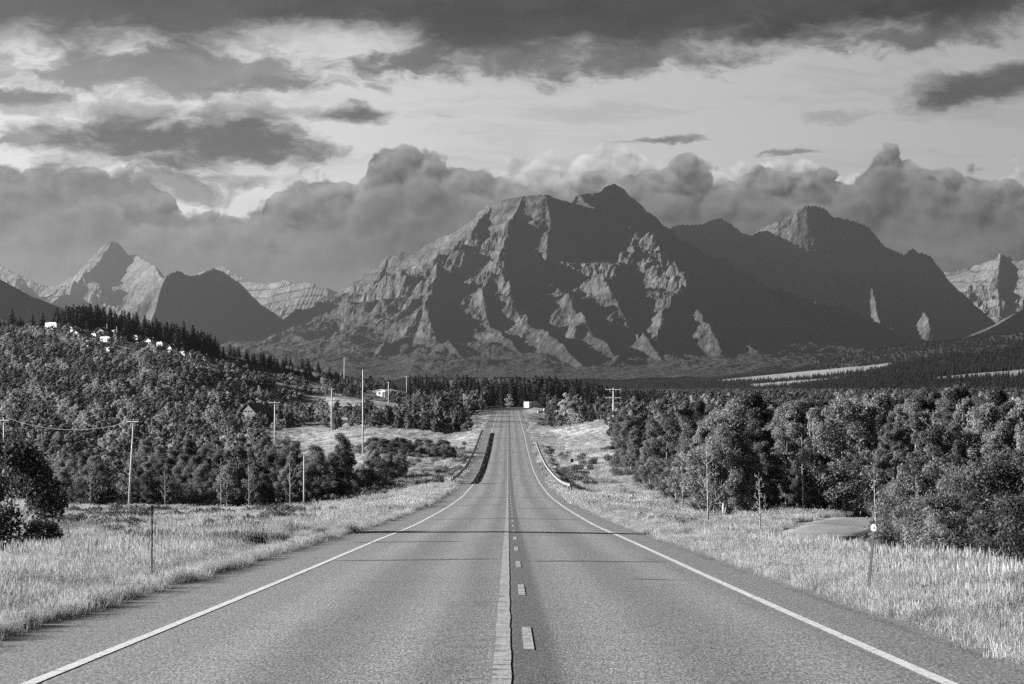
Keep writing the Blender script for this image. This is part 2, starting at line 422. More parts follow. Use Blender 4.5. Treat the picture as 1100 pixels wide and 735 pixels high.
def zground(X, Y, rough=True):
    X = np.asarray(X, float); Y = np.asarray(Y, float); sh = np.broadcast(X, Y).shape
    X, Y = [np.broadcast_to(a, sh).ravel() for a in (X, Y)]
    Z = np.empty(X.shape)
    for s in range(0, len(X), 20000):
        x = X[s:s+20000]; y = Y[s:s+20000]
        d = np.clip(y, 22, 6000)
        px = np.clip(HX + x / d * F, -450, 1500)
        q = _uv(px, d)
        r = np.linalg.norm(q[:, None] - _p[None], axis=-1)
        e = _phi(r) @ _w[:-3] + _w[-3] + q @ _w[-2:]
        zr = zroad(y)
        z = zr - np.clip(e, -90, 90) * d / F
        # verge blends from the pavement edge
        off = np.maximum(RL - (x - xroad(y)), (x - xroad(y)) - RR)
        t = sstep(off, 0.4, 9.0)
        zz = zr + (z - zr) * t - .075 - .06 * sstep(off, .3, 2.5)
        if rough:
            k = sstep(off, 1.0, 6.0)
            zz = zz + k * (fbm(x / 7, y / 11, 3, 3) * .35 * np.clip(y / 60, .3, 1) + fbm(x / 1.3, y / 1.3, 2, 8) * .06)
            zz = zz + k * sstep(y, 120, 700) * fbm(x / 45, y / 70, 3, 13) * 2.2
        # under the pavement the sheet keeps clear of the road surface
        zz = np.where(off < 0, zr - .16, zz)
        Z[s:s+20000] = zz
    return Z.reshape(sh)
def G(px, d): X = (px - HX) / F * d; return (X, d, float(zground(X, d)))

# ---------------- ground sheet
NC, NR = 520, 520
Yr = np.concatenate([np.linspace(-60, 4, 14), np.geomspace(6, 1300, NR - 74), np.geomspace(1330, 24000, 60)])
s_ = np.linspace(-1, 1, NC); s_ = np.sign(s_) * (0.42 * np.abs(s_) + .58 * np.abs(s_) ** 2.6)
hw = np.maximum(45, .62 * Yr)
X = s_[None] * hw[:, None]; Yg = np.repeat(Yr[:, None], NC, 1)
Zg = zground(X, Yg)
# woodland floor mask (leaf litter and shade-tolerant plants instead of dry grass)
n = NC; nr = len(Yr)
ii = np.arange(nr - 1)[:, None] * n + np.arange(n - 1)[None]; ii = ii.ravel()
quads = np.stack([ii, ii + 1, ii + n + 1, ii + n], 1)
def ground_extra(b, vec, v):
    big = b.noise(vec, .012, 5, .6); mid = b.noise(vec, .12, 5, .62); fine = b.noise(vec, 2.2, 5, .65)
    streak = b.node('ShaderNodeMapping'); b.nt.links.new(vec, streak.inputs[0]); streak.inputs['Scale'].default_value = (.5, .12, .3)
    sn = b.noise(streak.outputs[0], 1.0, 4, .6)
    a = b.mul(v, b.mad(fine, 1.0, .5))
    a = b.mul(a, b.mix(.55, 1.15, b.ss(mid, .38, .58)))
    a = b.mul(a, b.mix(.6, 1.1, b.ss(sn, .35, .6)))
    gx, gy, gz = b.sep(vec)
    a = b.mul(a, b.mix(1.0, .72, b.mul(b.mul(b.ss(gx, RR + 1.6, RR + .2), b.ss(gx, RL - 1.6, RL - .2)), b.ss(gy, 900, 800))))
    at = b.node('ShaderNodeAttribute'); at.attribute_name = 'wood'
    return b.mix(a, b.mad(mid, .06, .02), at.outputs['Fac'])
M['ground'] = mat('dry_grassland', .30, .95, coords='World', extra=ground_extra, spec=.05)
gme = mesh_np('ground', np.stack([X, Yg, Zg], -1).reshape(-1, 3), quads, M['ground'], smooth=True)
pxg = HX + X / np.maximum(Yg, 20) * F
# ---------------- where woody growth stands: one predicate in (bearing px, distance)
def front_right(px): return np.interp(px, [655, 668, 700, 740, 770, 830, 900, 930, 1000, 1100, 1300], [420, 262, 192, 132, 122, 120, 122, 118, 108, 100, 90])
def wood_zone(px, d):
    """0 none, 1 left bush line, 2 left hillside, 3 right wood, 4 right verge thicket, 5 far belt, 6 left mid clumps, 7 shrub patch"""
    px = np.asarray(px, float); d = np.asarray(d, float)
    z = np.zeros(px.shape, int)
    fl = np.interp(px, [60, 350, 400, 440], [203, 205, 232, 262])
    z[(px > 62) & (px < 438) & (d > fl) & (d < np.interp(px, [60, 150, 270, 300, 350, 438], [330, 300, 262, 236, 236, 286]))] = 1
    hill = (px < np.interp(d, [250, 330, 430, 470, 560, 640, 900], [160, 285, 290, 270, 330, 350, 330])) & (d > 262) & (d < 905)
    hill &= ~((px > 120) & (px < 300) & (d < 760) & (fbm(px / 26, d / 45, 3, 33) > .30))
    hill &= ~((px > 215) & (px < 345) & (d > 640) & (fbm(px / 22, d / 38, 3, 31) > -.12))
    hill &= ~((px > 38) & (px < 232) & (d > 768) & (d < 906) & (fbm(px / 7, d / 16, 2, 36) < .12))
    z[hill] = 2
    z[(px > 396) & (px < 482) & (d > 318) & (d < 352)] = 7
    m = (px > 338) & (px < 505) & (d > 480) & (d < 640) & (fbm(px / 17, d / 40, 2, 41) > .0)
    z[m] = 6
    z[(px > 440) & (px < 524) & (d > 640) & (d < 820) & (px < 470 + (d - 640) * .5)] = 6
    z[(px > 345) & (px < 440) & (d > 760) & (d < 1000) & (fbm(px / 30, d / 60, 2, 47) > 0)] = 6
    z[(px > 655) & (d > front_right(px)) & (d < 3000)] = 3
    z[(px > 590) & (px <= 700) & (d > 500) & (d < 900)] = 3
    z[(px > 938) & (d > np.interp(px, [938, 975, 1100, 1400], [82, 64, 46, 40])) & (d < 98)] = 4
    z[(px > 425) & (px < 720) & (d > 800) & (d < 1500)] = 5
    return z
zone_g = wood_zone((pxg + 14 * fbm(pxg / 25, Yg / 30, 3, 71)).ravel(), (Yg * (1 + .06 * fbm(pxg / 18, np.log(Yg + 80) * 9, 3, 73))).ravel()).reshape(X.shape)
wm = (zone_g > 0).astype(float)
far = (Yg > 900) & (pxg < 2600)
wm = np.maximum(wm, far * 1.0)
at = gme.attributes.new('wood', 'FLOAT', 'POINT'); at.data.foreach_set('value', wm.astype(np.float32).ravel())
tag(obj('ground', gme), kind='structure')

# ---------------- the road
def strip(name, x0, x1, y0, y1, dz, material, step=1.5, wob=0.0, kind='structure', parent=None, xo=None, n=2, crown=True):
    ys = np.arange(y0, y1 + step * .5, step) if y1 - y0 > step else np.array([y0, y1])
    xs = np.linspace(0, 1, n)
    XX = []; ZZ = []
    for t in xs:
        xx = x0 + (x1 - x0) * t + (fbm(ys / 1.7, ys * 0 + t * 9 + x0, 3, 6) * wob if wob else 0)
        XX.append(xx + xroad(ys))
        ZZ.append(zroad(ys) + dz - (np.abs(xx + .35) * .012 if crown else 0))
    V_ = np.stack([np.array(XX).T, np.repeat(ys[:, None], n, 1), np.array(ZZ).T], -1).reshape(-1, 3)
    ii = (np.arange(len(ys) - 1)[:, None] * n + np.arange(n - 1)[None]).ravel()
    q = np.stack([ii, ii + 1, ii + n + 1, ii + n], 1)
    o = obj(name, mesh_np(name, V_, q, material, smooth=True), parent)
    if kind: o['kind'] = kind
    return o
def asphalt_extra(b, vec, v):
    x, y, z = b.sep(vec)
    sp = b.noise(b.vec(b.mul(x, 48.0), b.mul(y, 9.0), 0.0), 1, 3, .8)      # stone chips
    sp2 = b.noise(b.vec(b.mul(x, 15.0), b.mul(y, 3.0), 5.0), 1, 3, .7)
    md = b.noise(vec, .9, 5, .6)
    wx = b.add(x, b.mad(b.noise(b.vec(b.mul(x, .3), b.mul(y, .03), 1.0), 1, 3, .5), .8, -.4))
    st = b.noise(b.vec(b.mul(x, 2.2), b.mul(y, .035), 2.0), 1, 4, .55)
    a = b.mul(v, b.m('MAXIMUM', b.mad(b.sub(sp, .5), 6.0, 1.0), .12))
    a = b.mul(a, b.mad(b.sub(sp2, .5), 1.5, 1.0))
    a = b.mul(a, b.mad(b.sub(md, .5), .3, 1.0))
    a = b.mul(a, b.mad(b.sub(st, .5), .28, 1.0))
    # wheel paths polished pale, oil-darkened strip between them, tarry joint along the centre
    def band(c, wd, k): 
        return b.mad(b.ss(b.m('ABSOLUTE', b.sub(wx, c)), 0.0, wd, 1.0, 0.0), k, 1.0)
    for c, wd, k in ((-2.75, .6, .20), (-1.05, .5, .16), (1.1, .55, .22), (2.7, .6, .18), (-1.9, .65, -.20), (1.9, .6, -.12), (-.5, .35, -.16), (3.3, .3, -.08)):
        a = b.mul(a, band(c, wd, k))
    far_ = b.ss(y, 20, 150)
    cen = b.ss(b.m('ABSOLUTE', b.sub(x, .22)), b.mix(.12, .2, far_), b.mix(.34, .3, far_), 1.0, 0.0)
    a = b.mul(a, b.mix(1.0, .52, cen))
    rg = b.noise(b.vec(b.mul(x, .8), b.mul(y, 5.0), 7.0), 1, 3, .6)
    side = b.mul(b.ss(x, -.75, -.1), b.ss(x, .1, 0.0))
    a = b.mul(a, b.mix(1.0, .6, b.mul(side, b.ss(rg, .52, .66))))
    # shoulder slightly coarser, with a worn joint outside the edge line
    shl = b.m('MAXIMUM', b.ss(x, 3.62, 3.8), b.ss(x, -3.95, -4.1))
    a = b.mul(a, b.mix(1.0, .93, shl))
    jl = b.m('MAXIMUM', b.ss(b.m('ABSOLUTE', b.sub(wx, 4.28)), .02, .16, 1, 0), b.ss(b.m('ABSOLUTE', b.sub(wx, -4.85)), .02, .1, 1, 0))
    jn = b.noise(b.vec(b.mul(x, 2.0), b.mul(y, .5), 11.0), 1, 4, .6)
    a = b.mul(a, b.mix(1.0, .72, b.mul(jl, b.ss(jn, .4, .6))))
    blot = b.noise(b.vec(b.mul(x, 1.2), b.mul(y, .25), 4.0), 1, 5, .65)
    a = b.mul(a, b.mix(1.0, .82, b.ss(blot, .56, .72)))
    return a
M['asphalt'] = mat('chip_seal_asphalt', .155, .85, coords='World', extra=asphalt_extra, spec=.25)
def paint_extra(b, vec, v):
    wv = b.noise(vec, 9.0, 5, .75); chip = b.noise(vec, 45.0, 3, .7)
    a = b.mul(v, b.mad(b.sub(chip, .5), .5, 1.0))
    return b.mix(b.mul(a, .42), a, b.ss(b.add(wv, b.mul(b.sub(chip, .5), .3)), .36, .46))
def yellow_extra(b, vec, v):
    x, y, z = b.sep(vec)
    wv = b.noise(b.vec(b.mul(x, 3.0), b.mul(y, 7.0), 0.0), 1, 5, .75); chip = b.noise(vec, 38.0, 3, .7)
    a = b.mul(v, b.mad(b.sub(chip, .5), .8, 1.0))
    return b.mix(.10, a, b.ss(b.add(wv, b.mul(b.sub(chip, .5), .35)), .42, .50))
M['paint'] = mat('white_road_paint', .50, .7, coords='World', extra=paint_extra)
M['ypaint'] = mat('worn_centre_paint', .33, .7, coords='World', extra=yellow_extra)
M['tar'] = mat('crack_tar', .055, .7, var=.4, scale=5, coords='World')
o = strip('road', RL, RR, -60, 990, 0, M['asphalt'], 1.5, n=9)
strip('road_edge_line', -3.86, -3.74, -60, 900, .006, M['paint'], 1.0, wob=.012)
strip('road_edge_line', 3.44, 3.57, -60, 900, .006, M['paint'], 1.0, wob=.012)
strip('road_centre_line', -.13, .02, -60, 900, .006, M['ypaint'], .6, wob=.02)
k = 0
yy = -8.4
while yy < 740:
    strip('road_centre_dash', .145, .245, yy + 8.0, yy + 10.9, .006, M['ypaint'], .5); yy += 9.4
def crack(y, x0, x1, wdt, slope=0.0, seed=0):
    xs = np.linspace(x0, x1, 40)
    yc = y + slope * (xs - x0) + fbm(xs * .8, xs * 0 + seed, 3, seed) * .35
    hw_ = wdt * (.5 + .7 * np.abs(fbm(xs * 1.5, xs * 0 + seed + 5, 3, seed + 2))) * np.clip(np.minimum(xs - x0, x1 - xs) * 2, .05, 1)
    z = zroad(yc) + .006 - np.abs(xs + .35) * .012
    V_ = np.concatenate([np.stack([xs, yc - hw_, z], -1), np.stack([xs, yc + hw_, z + 0.001], -1)])
    i = np.arange(39); q = np.stack([i, i + 1, i + 41, i + 40], 1)
    tag(obj('road_crack', mesh_np('road_crack', V_, q, M['tar'])), kind='structure')
for a in ((41.3, -3.7, -.15, .13), (40.6, .28, 3.4, .13), (54.5, -4.4, -1.2, .2), (19.2, 1.2, 1.62, .02), (21.5, -2.9, -2.6, .03), (90, -3.6, 3.3, .18), (128, -3.7, -.2, .25), (33.0, 1.9, 3.1, .06),
          (117, .4, 3.4, .3), (158, -3.6, 3.3, .35), (205, .3, 3.3, .4), (250, -3.6, 3.3, .5), (300, -3.6, -.2, .6), (345, .3, 3.4, .6), (405, -3.6, 3.4, .8), (62, .4, 1.9, .1)):
    crack(*a[:4], seed=int(a[0]) % 19)

def drape(name, pts, width, material, lift=.06, kind='structure'):
    """a path laid on the ground along px/distance points"""
    pw = np.array([((p - HX) / F * d, d) for p, d in pts]); t = np.linspace(0, len(pw) - 1, 90)
    cx = np.interp(t, range(len(pw)), pw[:, 0]); cyy = np.interp(t, range(len(pw)), pw[:, 1])
    kx = np.hanning(15); kx /= kx.sum()
    cx = np.convolve(np.pad(cx, 7, mode='edge'), kx, 'valid'); cyy = np.convolve(np.pad(cyy, 7, mode='edge'), kx, 'valid')
    tx = np.gradient(cx); ty = np.gradient(cyy); L = np.hypot(tx, ty) + 1e-9
    wd = np.interp(t, range(len(pw)), width) if hasattr(width, '__len__') else np.full(90, width)
    rows = []
    for s in np.linspace(-.5, .5, 9):
        ww = wd * s * (1 + .12 * fbm(t * 2, t * 0 + (s > 0) * 7, 3, 4))
        rows.append(np.stack([cx + ty / L * ww, cyy - tx / L * ww], -1))
    A = np.stack(rows, 1); Z = zground(A[..., 0], A[..., 1], True) + lift
    Z[:, 0] -= .3; Z[:, -1] -= .3
    V_ = np.concatenate([A, Z[..., None]], -1).reshape(-1, 3)
    ii = (np.arange(89)[:, None] * 9 + np.arange(8)[None]).ravel()
    return tag(obj(name, mesh_np(name, V_, np.stack([ii, ii + 9, ii + 10, ii + 1], 1), material, smooth=True)), kind=kind)
M['gravel'] = mat('pale_gravel', .21, .95, var=.35, scale=1.2, coords='World', detail=8)
M['dirt'] = mat('bare_dirt', .25, .95, var=.3, scale=.5, coords='World', detail=6)
drape('gravel_track', [(846, 78), (866, 88), (890, 99), (925, 112), (1010, 134), (1130, 150)], [1.5, 3.5, 5.5, 6, 6, 5], M['gravel'])
drape('farm_track', [(250, 430), (320, 452), (400, 440), (440, 420), (470, 398), (505, 388)], [7, 11, 5, 4, 4, 5], M['dirt'], .12)
drape('hill_track', [(66, 850), (100, 835), (140, 838), (190, 835), (232, 825), (300, 830)], [14, 24, 24, 16, 9, 5], M['gravel'], .25)

# ---------------- mountains: ridge skeletons given a fall of slope and eroded by noise
def seglist(lines):
    S = []
    for L in lines:
        pts = [P(px, d, y) for px, y, d in L]
        for a, c in zip(pts[:-1], pts[1:]): S.append((a, c))
    return S
def mountain(name, crest, spurs, material, u0, u1, dfr, dbk, slope=.95, zb=-40, nU=520, nD=260, rough=60, rs=900, seed=0, spur_slope=None, terr=0, tj=90, curve_=1.0, smooth_crest=10):
    u = np.linspace(u0, u1, nU)
    t = np.linspace(0, 1, nD); dd = dfr + (dbk - dfr) * t
    Uu, D = np.meshgrid(u, dd)
    X = (Uu - HX) / F * D; Y = D
    Z = np.full(X.shape, -1e9); RC = np.full(X.shape, 1e9)
    wx = X + fbm(X / rs * .8, Y / rs * .8, 3, seed + 50) * rs * .22
    wy = Y + fbm(X / rs * .8, Y / rs * .8, 3, seed + 60) * rs * .22
    for kind, lines in ((0, crest), (1, spurs)):
        for (a, c) in seglist(lines):
            ax, ay, az = a; bx, by, bz = c
            dx, dy = bx - ax, by - ay; L2 = dx*dx + dy*dy + 1e-6
            q = np.clip(((wx - ax) * dx + (wy - ay) * dy) / L2, 0, 1)
            # near the crest itself use unwarped distance so the skyline keeps its drawn shape
            q0 = np.clip(((X - ax) * dx + (Y - ay) * dy) / L2, 0, 1)
            r0 = np.hypot(X - ax - q0 * dx, Y - ay - q0 * dy)
            r1 = np.hypot(wx - ax - q * dx, wy - ay - q * dy)
            if kind == 0: RC = np.minimum(RC, r0)
            f = sstep(r0, 40, 420)
            r = r0 * (1 - f) + r1 * f; qq = q0 * (1 - f) + q * f
            zr = az + (bz - az) * qq
            sl = slope if kind == 0 or spur_slope is None else spur_slope
            H = np.maximum(zr - zb, 30) * curve_
            z = zr - H * (1 - np.exp(-sl * r / H))
            Z = np.maximum(Z, z)
    hrel = np.clip((Z - zb) / 500, 0, 1)
    rd = ridged(X / rs, Y / rs, 6, seed) - .62
    fine = ridged(X / (rs * .22), Y / (rs * .3), 5, seed + 9) - .6
    mid = ridged(X / (rs * .5), Y / (rs * .62), 6, seed + 21, .55) - .6
    Z = Z + mid * rough * .95 * hrel * sstep(RC, 30, 380)
    edge = .12 + .88 * sstep(RC, 0, 420)
    Z = Z + rd * rough * hrel * edge + fine * rough * .34 * hrel * (.3 + .7 * edge)
    if terr:
        ph = (Z + fbm(X / 900, Y / 900, 2, seed + 3) * 60) / tj
        Z = Z + terr * (np.sin(2 * math.pi * ph) * .5 + np.sin(4 * math.pi * ph + 1) * .25) * hrel
    Z = np.where(Z < zb + 60, Z * 1.0, Z)
    V_ = np.stack([X, Y, Z], -1).reshape(-1, 3)
    ii = (np.arange(nD - 1)[:, None] * nU + np.arange(nU - 1)[None]).ravel()
    o = obj(name, mesh_np(name, V_, np.stack([ii, ii + 1, ii + nU + 1, ii + nU], 1), material, smooth=False))
    return tag(o, kind='structure')
def rock_mat(name, rock, veg, zveg, zband, strata=0.42, snow=False):
    def ex(b, vec, v):
        x, y, z = b.sep(vec)
        geo = b.node('ShaderNodeNewGeometry'); nx, ny, nz = b.sep(geo.outputs['Normal'])
        n1 = b.noise(vec, .004, 6, .65); n2 = b.noise(vec, .03, 5, .7)
        zn = b.add(z, b.mad(n1, 900.0, -450.0))
        wv = b.noise(vec, .0012, 4, .6)
        sband = b.noise(b.vec(b.mul(x, .0006), b.mul(y, .0006), b.mad(z, .022, b.mul(wv, 3.0))), 1, 5, .65)
        r = b.mul(rock, b.mul(b.mad(b.sub(n2, .5), 2.4, 1.0), b.mad(b.sub(n1, .5), 1.8, 1.0)))
        r = b.mul(r, b.mad(b.sub(sband, .5), strata * 4, 1.0))
        vg = b.mul(veg, b.mad(b.sub(n2, .5), 1.4, 1.0))
        t = b.mul(b.ss(zn, zveg + zband, zveg - zband), b.ss(nz, .45, .72))
        return b.mix(r, vg, t)
    return mat(name, rock, .95, coords='World', extra=ex, spec=.05, bump=26.0, scale=.011, detail=7)
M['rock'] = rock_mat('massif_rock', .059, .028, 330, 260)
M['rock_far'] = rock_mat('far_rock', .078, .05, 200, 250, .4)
M['rock_right'] = rock_mat('right_rock', .06, .03, 420, 300, .3)
M['rock_dark'] = rock_mat('dark_slope', .07, .04, 300, 300, .2)

MAS = 9000
mountain('mountain', [[(230, 398, 10900), (270, 382, 10600), (300, 368, 10400), (330, 350, 10150), (355, 334, 10000), (380, 319, 9900), (396, 309, 9850), (405, 291, 9800), (416, 277, 9750), (425, 273, 9720), (433, 268, 9700), (440, 271, 9650), (470, 255, 9500), (500, 240, 9350), (512, 230, 9300), (524, 220, 9250), (538, 216, 9150), (562, 210, 9050), (586, 208, 9000),
          (604, 214, 9150), (614, 216, 9200), (622, 209, 9250), (632, 207, 9300), (640, 206, 9300), (650, 201, 9350), (660, 197, 9400), (672, 205, 9500), (682, 212, 9550), (695, 225, 9650), (706, 232, 9700), (715, 243, 9750), (735, 262, 9850), (760, 290, 10000), (800, 335, 10250), (850, 385, 10500), (900, 410, 10700)]],
    [[(530, 220, 9200), (502, 250, 8900), (472, 288, 8500), (456, 328, 8000), (470, 360, 7550), (515, 392, 7000)],
     [(456, 328, 8000), (425, 356, 7700), (400, 380, 7350)],
     [(416, 277, 9750), (400, 310, 9400), (376, 345, 9000), (350, 375, 8500)],
     [(562, 210, 9050), (548, 240, 8850), (535, 275, 8500), (548, 315, 8050), (585, 355, 7500), (625, 390, 6900)],
     [(586, 208, 9000), (592, 235, 8850), (585, 268, 8550), (600, 305, 8150), (630, 345, 7650), (665, 380, 7100)],
     [(622, 209, 9250), (640, 226, 9050), (668, 238, 8900), (700, 252, 8750), (722, 276, 8450), (738, 300, 8150), (752, 335, 7800), (775, 372, 7300)],
     [(640, 226, 9050), (630, 258, 8700), (645, 288, 8350), (660, 318, 8000), (685, 350, 7600), (715, 388, 7050)],
     [(660, 197, 9400), (672, 222, 9250), (690, 244, 9100)],
     [(715, 243, 9750), (735, 280, 9300), (765, 318, 8800), (800, 352, 8200), (845, 390, 7600)],
     [(535, 275, 8500), (515, 310, 8150), (530, 345, 7700), (560, 378, 7250)],
     [(738, 300, 8150), (712, 335, 7800), (705, 365, 7400)]],
    M['rock'], 200, 960, 6300, 12500, slope=1.02, zb=-30, nU=820, nD=520, rough=105, rs=620, seed=3, terr=9, tj=70, spur_slope=.80)
mountain('mountain', [[(600, 330, 11000), (680, 270, 11200), (712, 246, 11400), (730, 240, 11500), (752, 239, 11600), (765, 235, 11700), (774, 233, 11800), (785, 240, 11850), (805, 252, 11900), (820, 243, 11800), (838, 237, 11700), (850, 230, 11700), (858, 224, 11700), (868, 220, 11700), (878, 220, 11750), (888, 224, 11800), (893, 230, 11850), (915, 236, 11900), (934, 243, 12000), (942, 256, 12050), (955, 266, 12100), (972, 273, 12200), (978, 267, 12230), (982, 265, 12250), (986, 272, 12280), (990, 270, 12300), (1000, 275, 12350), (1012, 290, 12450), (1022, 310, 12550), (1035, 330, 12650), (1052, 345, 12800), (1090, 362, 13000), (1180, 385, 13300)]],
    [[(774, 233, 12200), (790, 262, 11900), (806, 276, 11700), (840, 292, 11500), (868, 302, 11350), (880, 330, 10800), (890, 370, 9900)],
     [(878, 220, 12000), (882, 262, 11800), (872, 300, 11350)],
     [(915, 236, 12000), (930, 290, 11500), (945, 340, 10700), (960, 380, 9800)],
     [(990, 270, 11650), (985, 310, 11300), (1000, 350, 10500)],
     [(752, 239, 12300), (740, 280, 11700), (790, 330, 10800), (830, 380, 9700)]],
    M['rock_right'], 580, 1230, 8800, 15000, slope=1.5, zb=-30, nU=600, nD=300, rough=60, rs=520, seed=17, terr=6)
# sharp peak far left with its long lit shoulders
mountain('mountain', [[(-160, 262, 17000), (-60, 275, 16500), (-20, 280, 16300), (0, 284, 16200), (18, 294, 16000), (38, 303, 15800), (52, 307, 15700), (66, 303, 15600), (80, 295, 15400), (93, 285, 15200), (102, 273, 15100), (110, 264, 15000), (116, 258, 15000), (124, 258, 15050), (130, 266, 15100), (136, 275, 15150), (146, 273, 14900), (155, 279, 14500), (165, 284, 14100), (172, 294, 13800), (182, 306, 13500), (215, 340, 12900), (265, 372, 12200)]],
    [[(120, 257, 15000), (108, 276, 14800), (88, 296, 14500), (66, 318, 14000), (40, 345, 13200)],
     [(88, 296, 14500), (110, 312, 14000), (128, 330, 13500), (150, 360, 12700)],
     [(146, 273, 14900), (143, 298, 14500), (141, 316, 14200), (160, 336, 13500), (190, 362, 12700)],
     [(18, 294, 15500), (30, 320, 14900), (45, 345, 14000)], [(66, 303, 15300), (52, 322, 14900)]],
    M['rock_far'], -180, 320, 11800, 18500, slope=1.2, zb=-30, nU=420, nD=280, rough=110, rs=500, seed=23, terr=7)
# dark shaded buttress in front of it
mountain('mountain', [[(150, 372, 8300), (166, 335, 8700), (174, 305, 8900), (178, 296, 8950), (183, 291, 9000), (190, 289, 9050), (198, 293, 9150), (206, 296, 9250), (216, 293, 9400), (228, 288, 9600), (240, 291, 9800), (256, 303, 10100), (275, 322, 10500), (300, 340, 11000), (320, 352, 11400), (370, 380, 12200)]],
    [], M['rock_dark'], 90, 400, 6800, 13500, slope=1.15, zb=-30, nU=320, nD=240, rough=80, rs=420, seed=31)
mountain('mountain', [[(-200, 240, 5200), (-60, 272, 5900), (0, 300, 6300), (25, 318, 6600), (50, 334, 6900), (90, 360, 7500), (140, 388, 8200)]], [],
    M['rock_dark'], -210, 170, 4200, 10000, slope=.6, zb=-30, nU=240, nD=150, rough=20, rs=600, seed=37)
# banded far wall with snow patches
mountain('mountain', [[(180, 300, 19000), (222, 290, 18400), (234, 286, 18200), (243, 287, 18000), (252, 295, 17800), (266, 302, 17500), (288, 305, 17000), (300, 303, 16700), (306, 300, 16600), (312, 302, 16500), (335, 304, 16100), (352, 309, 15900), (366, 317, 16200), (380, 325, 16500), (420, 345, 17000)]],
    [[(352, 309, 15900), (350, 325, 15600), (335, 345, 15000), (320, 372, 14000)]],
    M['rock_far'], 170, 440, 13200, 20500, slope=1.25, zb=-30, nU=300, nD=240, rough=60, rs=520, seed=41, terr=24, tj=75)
# pale cliffs at the right edge
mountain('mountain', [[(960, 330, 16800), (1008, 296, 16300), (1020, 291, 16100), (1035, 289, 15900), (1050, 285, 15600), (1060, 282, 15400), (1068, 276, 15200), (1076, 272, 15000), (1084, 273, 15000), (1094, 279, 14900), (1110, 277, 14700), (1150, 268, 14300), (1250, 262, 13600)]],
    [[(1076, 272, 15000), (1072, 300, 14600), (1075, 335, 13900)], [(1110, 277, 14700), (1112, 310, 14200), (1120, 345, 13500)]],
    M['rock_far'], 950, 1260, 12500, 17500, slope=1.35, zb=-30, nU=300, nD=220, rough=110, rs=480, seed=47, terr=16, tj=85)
mountain('mountain', [[(1020, 372, 8200), (1060, 357, 8600), (1080, 344, 9000), (1100, 331, 9300), (1160, 300, 9800), (1260, 270, 10200)]], [], M['rock_dark'], 1000, 1270, 7400, 12000, slope=.7, zb=-30, nU=180, nD=120, rough=25, rs=500, seed=53)
# snow patches on the far wall
M['snow'] = mat('old_snow', .85, .6)
# low wooded hills on the right
def hill_extra(b, vec, v):
    n1 = b.noise(vec, .006, 5, .6); n2 = b.noise(vec, .09, 4, .7)
    return b.mul(v, b.mul(b.mad(n2, 1.6, .2), b.mad(n1, .8, .6)))
M['hillwood'] = mat('wooded_hill_floor', .042, .95, coords='World', extra=hill_extra, spec=.05)
def hill(name, crest, u0, u1, dfr, dbk, slope, seed, nU=260, nD=110, zb=-16):
    u = np.linspace(u0, u1, nU); dd = np.linspace(dfr, dbk, nD); Uu, D = np.meshgrid(u, dd); X = (Uu - HX) / F * D
    cpx = [c[0] for c in crest]; cz = [P(*[c[0], c[2], c[1]])[2] for c in crest]; cdd = [c[2] for c in crest]
    zc = np.interp(Uu, cpx, cz); dc = np.interp(Uu, cpx, cdd)
    r = (dc - D) / slope
    z = np.where(r > 0, zb + (zc - zb) * np.clip(1 - r / 1.0, 0, 1) ** 1.2, zc - (D - dc) * .06)
    z = z + fbm(X / 260, D / 260, 5, seed) * np.clip((z - zb) * .22, 0, 14)
    V_ = np.stack([X, D, z], -1).reshape(-1, 3)
    ii = (np.arange(nD - 1)[:, None] * nU + np.arange(nU - 1)[None]).ravel()
    o = tag(obj(name, mesh_np(name, V_, np.stack([ii, ii + 1, ii + nU + 1, ii + nU], 1), M['hillwood'], smooth=True)), kind='structure')
    def zat(px, d):
        fi = (np.clip(px, u0, u1) - u0) / (u1 - u0) * (nU - 1); fj = (d - dfr) / (dbk - dfr) * (nD - 1)
        i = np.clip(fi.astype(int), 0, nU - 2); j = np.clip(fj.astype(int), 0, nD - 2); a = fi - i; c = fj - j
        return (z[j, i] * (1-a) * (1-c) + z[j, i+1] * a * (1-c) + z[j+1, i] * (1-a) * c + z[j+1, i+1] * a * c)
    return zat
hill_far = hill('hill', [(560, 417, 4600), (690, 412, 4600), (760, 408, 4600), (850, 397, 4500), (920, 381, 4500), (960, 374, 4500), (1000, 370, 4400), (1060, 362, 4400), (1100, 358, 4400), (1250, 350, 4400)], 560, 1250, 3100, 5600, 1500, 61)
hill_near = hill('hill', [(820, 420, 2900), (900, 410, 2900), (960, 396, 2900), (1020, 386, 2850), (1100, 378, 2800), (1250, 366, 2800)], 820, 1300, 1900, 3500, 1000, 67)

# ---------------- vegetation builders
def leaf_quads(Pc, Nn, size, rs, asp=1.5):
    n = len(Pc)
    Nn = Nn / (np.linalg.norm(Nn, axis=1, keepdims=True) + 1e-9)
    r = rs.normal(size=(n, 3)); a = np.cross(Nn, r); a /= np.linalg.norm(a, axis=1, keepdims=True) + 1e-9
    c = np.cross(Nn, a)
    s = (size * rs.uniform(.6, 1.35, n))[:, None]
    fold = Nn * s * .18
    v = np.stack([Pc - a * s * asp * .5, Pc - c * s * .5 + fold, Pc + a * s * asp * .5, Pc + c * s * .5 + fold], 1).reshape(-1, 3)
    q = np.arange(4 * n).reshape(-1, 4)
    return v, q
def crown_profile(t, kind):
    return {'round': np.sqrt(np.clip(1 - (2 * t - 1) ** 2, 0, 1)) * (1.05 - .35 * t),
            'tall': np.clip(np.sin(math.pi * np.clip(t, 0, 1) ** .75), 0, 1) ** .7,
            'shrub': np.sqrt(np.clip(1 - t ** 2.2, 0, 1))}[kind]
